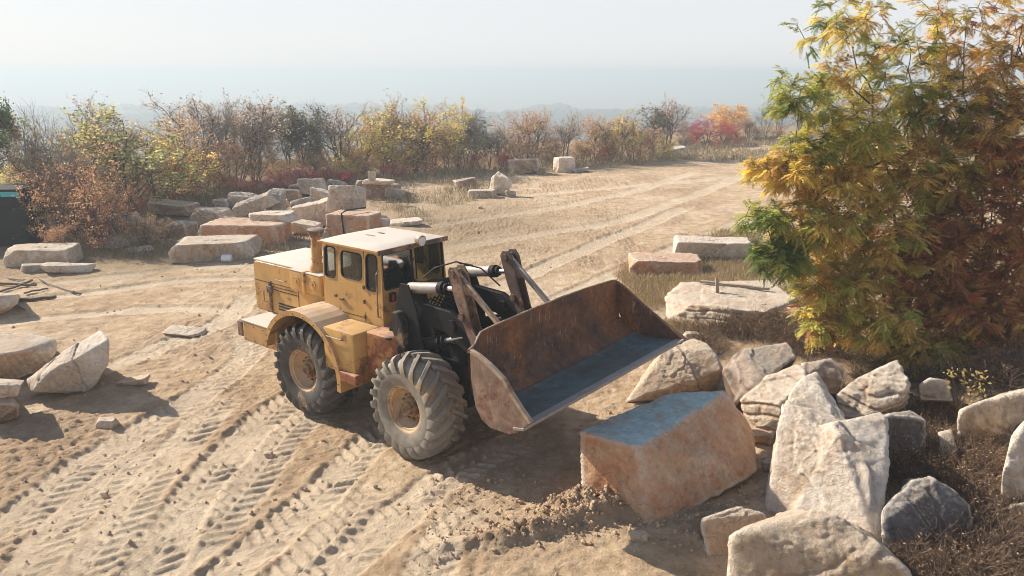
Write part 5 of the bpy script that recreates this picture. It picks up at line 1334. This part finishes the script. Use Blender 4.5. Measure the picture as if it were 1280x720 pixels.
# foliage masses: (px, py, distance, rx, rz, sprigs, colours)
BLOBS_A = [
 (1035, 35, 16.8, .75, .55, 16, (LGREEN, YEL, GREEN)), (1090, 20, 17.2, .8, .6, 16, (YEL, LGREEN, ORA)), (1000, 118, 16.2, .62, .5, 20, (GREEN, LGREEN, LGREEN)), (1055, 100, 16.8, .8, .6, 18, (YEL, LGREEN, ORA)),
 (1120, 110, 17.2, 1.0, .9, 40, (LGREEN, GREEN, YEL)), (1060, 165, 16.6, .9, .6, 36, (YEL, LGREEN, LGREEN)), (1015, 185, 16.3, .6, .5, 18, (GREEN, LGREEN, YEL)), (975, 215, 15.9, .65, .35, 26, (YEL, YEL, ORA)), (1035, 225, 16.3, .9, .5, 40, (YEL, ORA, YEL)),
 (1110, 215, 16.8, 1.1, .8, 62, (ORA, LGREEN, YEL)), (955, 272, 15.6, .45, .28, 14, (GREEN, LGREEN, LGREEN)), (1015, 280, 15.9, .8, .5, 40, (YEL, ORA, LGREEN)), (975, 322, 15.6, .55, .4, 26, (GREEN, LGREEN, GREEN)),
 (1085, 300, 16.2, 1.1, .8, 70, (ORA, LGREEN, YEL)), (1040, 350, 15.8, .8, .5, 40, (LGREEN, YEL, ORA)), (1090, 395, 15.6, .9, .6, 50, (LGREEN, ORA, YEL)), (1150, 330, 16.3, 1.0, 1.0, 60, (RUST, RUST, ORA)), (1030, 400, 15.6, .55, .35, 18, (YEL, RUST, LGREEN)), (1150, 435, 15.2, .8, .35, 30, (ORA, YEL, LGREEN))]
BLOBS_B = [
 (1165, 55, 17.6, .9, .9, 24, (ORA, LGREEN, YEL)), (1215, 20, 17.6, .8, .7, 14, (ORA, RUST, YEL)), (1250, 90, 17.4, 1.0, .9, 44, (ORA, ORA, YEL)), (1190, 140, 17.2, 1.0, .8, 44, (LGREEN, ORA, GREEN)), (1285, 40, 17.4, .7, .8, 16, (GREEN, ORA, ORA)),
 (1250, 175, 16.8, 1.1, .9, 60, (ORA, RUST, YEL)), (1180, 215, 16.8, 1.0, .8, 50, (RUST, ORA, LGREEN)), (1290, 190, 16.6, 1.0, 1.1, 40, (RUST, ORA, BRN)), (1240, 265, 16.4, 1.2, .8, 66, (RUST, ORA, RUST)), (1180, 295, 16.4, .9, .8, 40, (RUST, BRN, ORA)),
 (1270, 335, 16.0, 1.1, .8, 60, (RUST, RUST, ORA)), (1200, 380, 15.8, 1.1, .6, 60, (RUST, RUST, ORA)), (1270, 410, 15.6, 1.0, .5, 46, (RUST, BRN, ORA)), (1215, 430, 15.3, .8, .4, 30, (ORA, YEL, RUST)), (1330, 300, 16.2, .9, 1.6, 50, (RUST, ORA, BRN)), (1330, 130, 17, .9, 1.2, 40, (RUST, ORA, YEL))]
def big_tree(seed, stems, blobs, label):
    rng = np.random.RandomState(seed)
    limbs = []; nodes = []
    for pts, r0 in stems:
        P = smooth_path3(pts); P = P + np.stack([fbm2(np.arange(len(P)) * .21 + 7 * k_, np.full(len(P), seed * 1.7 + len(pts)), 3, 11 + k_) for k_ in range(3)], 1) * np.array([.30, .30, .12]) * np.clip(np.arange(len(P)) / 8, 0, 1)[:, None]; rad = np.linspace(r0, r0 * .10, len(P)); limbs.append((P, rad)); nodes += [(p, r) for p, r in zip(P[len(P) // 6:], rad[len(P) // 6:])]
    NP = np.array([n[0] for n in nodes]); base = []; dirs = []; Ls = []; cols = []
    # secondary limbs to every foliage mass
    hubs = []
    for (px, py, y, rx, rz, n, pal) in blobs:
        c = px3(px, py, y)
        cost = np.linalg.norm(NP - c, axis=1) + 1.2 * np.maximum(0, NP[:, 2] - c[2] + .5); i = int(cost.argmin()); s = NP[i]
        m = (s + c) / 2 + np.array([0, 0, -.15]) + rng.normal(size=3) * .15
        P = smooth_path3([s, m, c], 5); limbs.append((P, np.linspace(min(.045, nodes[i][1]), .012, len(P)))); hubs.append((P, c, rx, rz, n, pal))
    for P, c, rx, rz, n, pal in hubs:
        nod = [p for p in P[len(P) // 2:]]
        ends = rng.normal(size=(int(n * (1.7 if c[2] > 6.8 else 2.3 if c[2] > 5.2 else 2.7)), 3)); ends /= np.linalg.norm(ends, axis=1)[:, None]; ends *= (rng.rand(len(ends), 1) ** .42) * 1.12
        ends = ends[np.argsort(np.linalg.norm(ends, axis=1))]
        for v in ends:
            e = c + v * np.array([rx, rx * 1.1, rz]); na = np.array(nod); s = na[np.linalg.norm(na - e, axis=1).argmin()]
            m = (s + e) / 2 + np.array([0, 0, .04]) + rng.normal(size=3) * .04; Q = smooth_path3([s, m, e], 3); limbs.append((Q, np.linspace(.008, .003, len(Q)))); nod += [Q[len(Q) // 2], Q[-1]]
            td = Q[-1] - Q[0]; td /= np.linalg.norm(td) + 1e-6
            base_col = np.array(pal[rng.randint(len(pal))]) * (.6 + .4 * rng.rand()) + np.array(pal[rng.randint(len(pal))]) * .25
            nl = rng.randint(13, 19)
            for q in range(nl):
                t = .35 + .65 * q / (nl - 1); b = Q[int(t * (len(Q) - 1))] + rng.normal(size=3) * .03
                s_ = rng.normal(size=3); s_ -= td * s_.dot(td); s_ /= np.linalg.norm(s_); s_[2] *= .4
                d = td * (.5 + .5 * t) + s_ * .9 + np.array([0, 0, .12]); d /= np.linalg.norm(d)
                base.append(b); dirs.append(d); Ls.append(rng.uniform(.12, .25)); cols.append(base_col * rng.uniform(.75, 1.25))
    r = empty('feather_leaf_tree', tuple(stems[0][0][0])); off = np.array(stems[0][0][0])
    V, F = tubes_np([(np.array(p) - off, q) for p, q in limbs], 5); mesh_np('trunk', V, F, M['bark'], r, True)
    V, F, Cc = compound(rng, np.array(base), np.array(dirs), np.array(Ls), np.array(cols)); mesh_np('crown', V - off, F, M['leaf'], r, False, ('leafcol', Cc, 'POINT'))
    tag(r, label, 'tree', 'feather-leaved trees at the right'); return r
def smooth_path3(pts, n=6):
    P = [np.array(p, float) for p in pts]; P = [2 * P[0] - P[1]] + P + [2 * P[-1] - P[-2]]; out = []
    for i in range(1, len(P) - 2):
        for k in range(n):
            t = k / n; out.append(.5 * (2 * P[i] + (P[i + 1] - P[i - 1]) * t + (2 * P[i - 1] - 5 * P[i] + 4 * P[i + 1] - P[i + 2]) * t * t + (-P[i - 1] + 3 * P[i] - 3 * P[i + 1] + P[i + 2]) * t ** 3))
    out.append(P[-2]); return np.array(out)
ax_, ay_ = 7.9, 16.6; az_ = gz(ax_, ay_) - .1
big_tree(3, [([(ax_, ay_, az_), px3(1135, 380, 16.6), px3(1110, 250, 16.8), px3(1085, 150, 17), px3(1072, 60, 17), px3(1052, 15, 17)], .045),
             ([(ax_ + .1, ay_, az_), px3(1150, 350, 16.8), px3(1150, 230, 17), px3(1140, 110, 17.2), px3(1115, 25, 17.3)], .04),
             ([(ax_ - .1, ay_ - .1, az_), px3(1110, 390, 16.2), px3(1060, 300, 16.1), px3(1010, 230, 16.1), px3(985, 200, 16)], .035),
             ([(ax_, ay_ - .2, az_), px3(1100, 420, 15.8), px3(1040, 370, 15.7), px3(985, 325, 15.6)], .03)], BLOBS_A,
         'near tree with green and yellow feathery leaves leaning over the clearing')
bx_, by__ = 10.4, 16.8; bz_ = gz(bx_, by__) - .1
big_tree(5, [([(bx_, by__, bz_), px3(1240, 380, 16.9), px3(1225, 250, 17.2), px3(1205, 120, 17.5), px3(1212, 10, 17.6)], .045),
             ([(bx_ + .1, by__ + .1, bz_), px3(1265, 350, 16.8), px3(1280, 200, 17), px3(1275, 60, 17.3), px3(1285, 15, 17.4)], .04),
             ([(bx_ + .2, by__ - .1, bz_), px3(1285, 390, 16.4), px3(1320, 300, 16.3), px3(1335, 150, 16.8)], .035)], BLOBS_B,
         'rust-orange feathery-leaved tree filling the right edge, behind the sandy boulder')

# ---- dead brush among the rocks
def brush_proto(seed, n=150, leaf=0, r=.55, h=.55):
    rng = np.random.RandomState(seed); br = []; tips = []
    for k in range(n):
        a = rng.rand() * 6.28; q = rng.rand() ** .6 * r * .6; p = np.array([math.cos(a) * q, math.sin(a) * q, -.04]); d = np.array([math.cos(a + rng.normal() * .8) * .8, math.sin(a + rng.normal() * .8) * .8, rng.uniform(.3, 1.3)]); d /= np.linalg.norm(d)
        pts = [p]
        for i in range(5): d = d + rng.normal(size=3) * .32; d /= np.linalg.norm(d); pts.append(pts[-1] + d * h * rng.uniform(.6, 1.3) / 5 * 1.4)
        br.append((pts, np.linspace(.006, .0025, 6))); tips.append(np.array(pts))
        for s in range(2):
            i = rng.randint(1, 5); dd = d + rng.normal(size=3) * .8; dd /= np.linalg.norm(dd); b2 = [pts[i] + dd * .06 * j for j in range(4)]; br.append((b2, np.linspace(.004, .0015, 4))); tips.append(np.array(b2 + b2[-1:] * 2))
    V, F = tubes_np(br, 3)
    T = np.array(tips); m = leaf
    if m:
        k = rng.randint(0, len(T), m); i = rng.randint(1, 6, m); c = T[k, i] + rng.normal(size=(m, 3)) * .02; lv = leaf_quads(rng, c, .022, [(.20, .12, .07), (.28, .17, .09), (.13, .09, .06), (.34, .24, .12)])
    else: lv = None
    return V, F, lv
BP = [brush_proto(1, 190, 260), brush_proto(2, 170, 120), brush_proto(4, 150, 480)]
BR = [(1110, 585, .6, 0), (1128, 600, .6, 1), (1075, 500, .6, 0), (1040, 500, .5, 2), (1165, 515, .6, 0), (1235, 560, .6, 0), (1090, 700, .5, 0), (1150, 640, .5, 1), (890, 440, .6, 0), (1000, 440, .6, 1), (880, 425, .6, 0), (905, 415, .75, 1), (935, 418, .8, 0), (965, 410, .8, 2), (985, 425, .7, 1), (1010, 430, .8, 0), (855, 412, .5, 2), (1000, 400, .8, 2), (1045, 430, .9, 2), (1075, 440, .8, 1), (920, 392, .6, 2), (1035, 415, .8, 1),
 (1140, 560, .7, 0), (1165, 545, .8, 1), (1180, 580, .8, 2), (1145, 590, .7, 0), (1200, 600, .8, 1), (1225, 580, .7, 0), (1240, 610, .8, 2), (1215, 640, .7, 1), (1250, 650, .8, 0), (1230, 690, .9, 1), (1190, 700, .8, 2), (1265, 700, .9, 0), (1170, 725, .7, 1), (1150, 522, .6, 1), (1190, 530, .7, 2), (1275, 590, .7, 1),
 (1105, 500, .5, 2), (1160, 470, .7, 0), (1210, 470, .8, 2), (1250, 470, .8, 1), (1120, 460, .7, 1), (1225, 725, .8, 0), (1130, 700, .5, 2), (1280, 640, .7, 2), (1265, 460, .8, 0), (1085, 470, .6, 0), (1180, 505, .6, 0), (1210, 560, .7, 1)]
bgrp = []
for i, (px, py, s, k) in enumerate(BR):
    x, y = at(px, py); z = gz(x, y); x, y = at(px, py, z); z = gz(x, y)
    if i < 3 and False: pass
    key = ('brush', k)
    if key not in protos:
        V, F, lv = BP[k]; o = empty('dead_bush', (0, 0, 0)); mesh_np('twigs', V, F, M['drytwig'], o, False)
        mesh_np('dry_leaves', lv[0], lv[1], M['leaf'], o, False, ('leafcol', lv[2], 'POINT')); protos[key] = o
    else: o = copy_tree(protos[key]); o.name = 'dead_bush'
    o.location = (x, y, z); o.scale = (s * 1.15, s * 1.15, s); o.rotation_euler = (0, 0, i * 2.1)
    if px < 1080 and py < 450: lab, g = 'tangled dead bush in the brush between the flat rock and the near tree', 'dead bushes behind the bucket'
    elif py < 480: lab, g = 'dark dead bush in the shade under the feathery trees', 'dead bushes under the trees'
    else: lab, g = 'wiry dead bush among the boulders at the lower right', 'dead bushes among the right boulders'
    tag(o, lab, 'dead bush', g)
# yellow seedling and the small vine with red leaves
rng = np.random.RandomState(12)
x, y = at(1200, 505); z = gz(x, y); x, y = at(1200, 490, z + .35)
o = empty('yellow_seedling', (x, y, z)); br = []; tp = []
for k in range(12):
    a = rng.rand() * 6.28; e = np.array([math.cos(a) * .28, math.sin(a) * .25, .45 + .25 * rng.rand()]); br.append(([(0, 0, 0), tuple(e * .5 + [0, 0, .08]), tuple(e)], [.006, .004, .003])); tp.append(e)
V, F = tubes_np(br, 3); mesh_np('stem', V, F, M['drytwig'], o)
c = np.repeat(np.array(tp), 7, 0) + rng.normal(size=(84, 3)) * .045; V, F, Cc = leaf_quads(rng, c, .040, [(.24, .19, .07), (.20, .14, .06), (.19, .18, .07)], .6, .6); mesh_np('leaves', V, F, M['leaf'], o, False, ('leafcol', Cc, 'POINT'))
tag(o, 'little yellow-leaved seedling beside the sandy boulder at the right', 'seedling')

# ---- dry grass (stuff), soil clods (stuff)
def scatter_grass(name, n, fn, pal, hmin, hmax, seed, blades=5, w=.006, spread=.10):
    rng = np.random.RandomState(seed); xy = fn(rng, n); x = np.repeat(xy[:, 0], blades) + rng.normal(size=len(xy) * blades) * spread; y = np.repeat(xy[:, 1], blades) + rng.normal(size=len(xy) * blades) * spread
    z = full_h(x, y); n2 = len(x); h = rng.uniform(hmin, hmax, n2) * np.repeat(rng.uniform(.5, 1.2, len(xy)), blades); a = rng.rand(n2) * 6.28; ln = rng.uniform(.1, .7, n2) * h
    dist = np.maximum(1, y / 18.0); ww = w * dist
    dx = np.cos(a) * ln; dy = np.sin(a) * ln; b = rng.rand(n2) * 6.28; wx = np.cos(b) * ww; wy = np.sin(b) * ww
    B = np.stack([x, y, z - .02], 1); Wv = np.stack([wx, wy, 0 * wx], 1); m = B + np.stack([dx * .35, dy * .35, h * .6], 1); t = B + np.stack([dx, dy, h], 1)
    V = np.stack([B - Wv, B + Wv, m + Wv * .6, t], 1); V2 = np.stack([B - Wv, m + Wv * .6, t, m - Wv * .6], 1)
    V = V2.reshape(-1, 3); F = np.arange(len(V)).reshape(-1, 4)
    pal = np.array(pal); col = pal[rng.randint(0, len(pal), n2)] * rng.uniform(.7, 1.25, (n2, 1)); col = np.repeat(np.concatenate([col, np.ones((n2, 1))], 1), 4, 0)
    o = mesh_np(name, V, F, M['grass'], None, False, ('leafcol', col, 'POINT')); tag(o, kind='stuff'); return o
def poly_sampler(polys):
    tri = []
    W = [[at(*q) for q in p] for p in polys]
    def fn(rng, n):
        out = []; A = []
        for p in W:
            xs = [q[0] for q in p]; ys = [q[1] for q in p]; A.append((max(xs) - min(xs)) * (max(ys) - min(ys)))
        A = np.array(A) / sum(A)
        for p, f in zip(W, A):
            P = np.array(p); lo = P.min(0); hi = P.max(0); k = int(n * f * 2.5) + 5; q = lo + rng.rand(k, 2) * (hi - lo)
            ins = np.zeros(k, bool); j = len(P) - 1
            for i in range(len(P)):
                c = ((P[i, 1] > q[:, 1]) != (P[j, 1] > q[:, 1])) & (q[:, 0] < (P[j, 0] - P[i, 0]) * (q[:, 1] - P[i, 1]) / (P[j, 1] - P[i, 1] + 1e-12) + P[i, 0]); ins ^= c; j = i
            q = q[ins]; m = fbm2(q[:, 0] * .7, q[:, 1] * .7, 3, 5) > -.12 + .3 * (rng.rand(len(q)) - .5); out.append(q[m])
        return np.concatenate(out)
    return fn
DRY = [(.42, .34, .20), (.34, .27, .16), (.48, .40, .25), (.28, .21, .13)]
scatter_grass('dry_grass', 9000, poly_sampler([[(470, 240), (560, 222), (640, 232), (600, 250), (560, 262), (520, 285), (470, 290)], [(440, 205), (650, 200), (860, 190), (860, 200), (640, 222), (440, 232)], [(850, 178), (1000, 172), (1280, 180), (1280, 205), (980, 205), (860, 200)]]), DRY, .15, .5, 3, 5, .012)
scatter_grass('tall_dry_grass', 9000, poly_sampler([[(790, 330), (950, 322), (1010, 345), (1040, 400), (900, 408), (850, 425), (790, 375), (770, 345)], [(850, 290), (945, 285), (960, 305), (850, 305)]]), [(.44, .33, .18), (.36, .26, .14), (.50, .40, .22), (.24, .16, .09)], .08, .28, 5, 6, .006)
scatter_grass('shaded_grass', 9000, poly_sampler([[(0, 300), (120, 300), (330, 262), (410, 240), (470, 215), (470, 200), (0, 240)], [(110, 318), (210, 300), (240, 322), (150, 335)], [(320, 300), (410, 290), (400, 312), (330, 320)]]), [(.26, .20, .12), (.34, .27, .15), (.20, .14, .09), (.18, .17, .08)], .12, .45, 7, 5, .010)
scatter_grass('dead_ground_litter', 6500, poly_sampler([[(860, 395), (1010, 400), (1120, 440), (1280, 450), (1280, 720), (1130, 720), (1100, 560), (1150, 500), (1040, 470), (900, 430)]]), [(.13, .085, .06), (.19, .13, .085), (.09, .065, .045), (.30, .24, .17)], .04, .26, 9, 5, .006, .12)

def clods(name, n, fn, smin, smax, seed, mat):
    rng = np.random.RandomState(seed); xy = fn(rng, n); n = len(xy); v, f = ico(1); z = full_h(xy[:, 0], xy[:, 1])
    s = smin + (smax - smin) * rng.rand(n) ** 5; V = v[None] * (1 + .35 * rng.uniform(-1, 1, (n, len(v), 1))) * s[:, None, None] * rng.uniform(.7, 1.2, (n, 1, 3)) + np.stack([xy[:, 0], xy[:, 1], z + s * .25], 1)[:, None, :]
    F = (f[None] + (np.arange(n) * len(v))[:, None, None]).reshape(-1, 3)
    o = mesh_np(name, V.reshape(-1, 3), F, mat, None, False); tag(o, kind='stuff')
def gauss_sampler(cs):
    def fn(rng, n):
        out = []
        tot = sum(c[4] for c in cs)
        for (x, y, sx, sy, w) in cs:
            k = int(n * w / tot); out.append(np.stack([x + rng.normal(size=k) * sx, y + rng.normal(size=k) * sy], 1))
        return np.concatenate(out)
    return fn
claymat = simple_mat('dry_soil', (.42, .30, .20), .97, 0, .25, 7, .1)
clods('soil_clods', 5000, gauss_sampler([(1.15, 10.3, .5, .22, 3), (.3, 9.75, .7, .16, 2), (2.9, 9.7, .8, .3, 1.2), (-.2, 10.6, .9, .5, 1.0), (-7.5, 13.0, 1.3, 1.6, .7), (-5.8, 10.5, .7, 1.6, .4), (-3.4, 10.6, .25, 1.6, .3), (-1.0, 9.6, .3, 1.1, .3), (4, 11.5, .8, .8, 1.0), (-4, 16, 5, 5, 1.2), (3, 20, 5, 6, 1.0), (4, 30, 8, 7, 1.2), (-10, 22, 4, 3, .8), (3.6, 10.9, .5, .4, .8)]), .005, .040, 3, claymat)

# ---- distant woodland and plain far below
def woodland():
    rng = np.random.RandomState(5); xs = np.linspace(-900, 1100, 420); ys = np.linspace(230, 1050, 200)
    X, Y = np.meshgrid(xs, ys); X = X + rng.normal(size=X.shape) * 1.5; base = full_h(X, Y)
    m = sstep(-.25, .1, fbm2(X * .006, Y * .011, 3, 61)); top = base + m * (11 + 6 * fbm2(X * .06, Y * .06, 3, 62) + rng.rand(*X.shape) * 3) - (1 - m) * 3
    V = np.stack([X, Y, top], -1).reshape(-1, 3); ny, nx = X.shape; idx = np.arange(nx * ny).reshape(ny, nx)
    F = np.stack([idx[:-1, :-1], idx[:-1, 1:], idx[1:, 1:], idx[1:, :-1]], -1).reshape(-1, 4)
    col = np.array([(.025, .05, .035), (.04, .06, .035), (.06, .06, .04)])[rng.randint(0, 3, len(V))]; col = np.concatenate([col, np.ones((len(V), 1))], 1)
    o = mesh_np('distant_woodland', V, F, M['leaf'], None, False, ('leafcol', col, 'POINT')); tag(o, kind='stuff')
woodland()

# ------------------------------------------------------------------ world, sun, camera
SUN_AZ = R(30); SUN_EL = R(32)         # light travels (cos az, -sin az)
def lighting():
    w = bpy.data.worlds.new('World'); bpy.context.scene.world = w; w.use_nodes = True
    nt = w.node_tree; bg = nt.nodes['Background']
    sky = nt.nodes.new('ShaderNodeTexSky'); sky.sky_type = 'NISHITA'; sky.sun_disc = False; sky.sun_elevation = SUN_EL
    # direction to the sun: (-cos az, sin az); Blender measures sun_rotation clockwise from +Y
    sky.sun_rotation = math.atan2(-math.cos(SUN_AZ), math.sin(SUN_AZ)) % (2 * math.pi)
    sky.air_density = 1.0; sky.dust_density = 1.2; sky.ozone_density = 4; sky.altitude = 0
    mx = nt.nodes.new('ShaderNodeMixRGB'); mx.inputs[2].default_value = (6.6, 6.6, 6.75, 1)   # bright haze veil, thick at the horizon and thin overhead
    tc = nt.nodes.new('ShaderNodeTexCoord'); sx = nt.nodes.new('ShaderNodeSeparateXYZ'); mr = nt.nodes.new('ShaderNodeMapRange'); mr.interpolation_type = 'SMOOTHSTEP'
    nt.links.new(tc.outputs['Generated'], sx.inputs[0]); nt.links.new(sx.outputs[2], mr.inputs[0]); mr.inputs[1].default_value = .16; mr.inputs[2].default_value = .60; mr.inputs[3].default_value = .85; mr.inputs[4].default_value = .12
    nt.links.new(mr.outputs[0], mx.inputs[0])
    nt.links.new(sky.outputs[0], mx.inputs[1]); nt.links.new(mx.outputs[0], bg.inputs[0]); bg.inputs[1].default_value = .080
    l = bpy.data.lights.new('sun', 'SUN'); l.energy = 5.0; l.angle = R(.55); l.color = (1.0, .91, .78)
    o = bpy.data.objects.new('sun', l); C.objects.link(o)
    d = Vector((math.cos(SUN_AZ) * math.cos(SUN_EL), -math.sin(SUN_AZ) * math.cos(SUN_EL), -math.sin(SUN_EL)))
    o.rotation_euler = d.to_track_quat('-Z', 'Y').to_euler()
    cam = bpy.data.cameras.new('camera'); co = bpy.data.objects.new('camera', cam); C.objects.link(co)
    cam.sensor_width = 36; cam.lens = 36 * 1000 / 1280; cam.clip_start = .1; cam.clip_end = 30000
    co.location = (0, 0, CAM_H); co.rotation_euler = (math.pi / 2 - PITCH, 0, 0)
    bpy.context.scene.camera = co
    s = bpy.context.scene; s.view_settings.view_transform = 'Standard'; s.view_settings.look = 'None'; s.view_settings.gamma = 1; s.view_settings.exposure = EXPOSURE
    s.cycles.use_denoising = True; s.cycles.max_bounces = 7; s.cycles.transparent_max_bounces = 12; s.cycles.volume_bounces = 1
    s.cycles.pixel_filter_type = 'BLACKMAN_HARRIS'; s.cycles.filter_width = 1.0; s.cycles.volume_step_rate = 4; s.cycles.use_adaptive_sampling = True; s.cycles.adaptive_threshold = .008
EXPOSURE = 0.8
HAZE = .0018
def haze():
    bm = bmesh.new(); bmesh.ops.create_cube(bm, size=1)
    lo = (-9500, -450, -60); hi = (9500, 9500, 12)
    for v in bm.verts:
        for k in range(3): v.co[k] = lo[k] if v.co[k] < 0 else hi[k]
    m = bpy.data.materials.new('haze_air'); m.use_nodes = True; nt = m.node_tree
    for n in list(nt.nodes): nt.nodes.remove(n)
    out = nt.nodes.new('ShaderNodeOutputMaterial'); v = nt.nodes.new('ShaderNodeVolumePrincipled')
    v.inputs['Color'].default_value = (.57, .66, .72, 1); v.inputs['Density'].default_value = HAZE; v.inputs['Anisotropy'].default_value = .2
    nt.links.new(v.outputs[0], out.inputs['Volume'])
    o = mk('haze', bm, m); tag(o, kind='stuff'); o['label'] = 'pale haze in the air'; o['category'] = 'haze'
build_ground()
lighting()
haze()
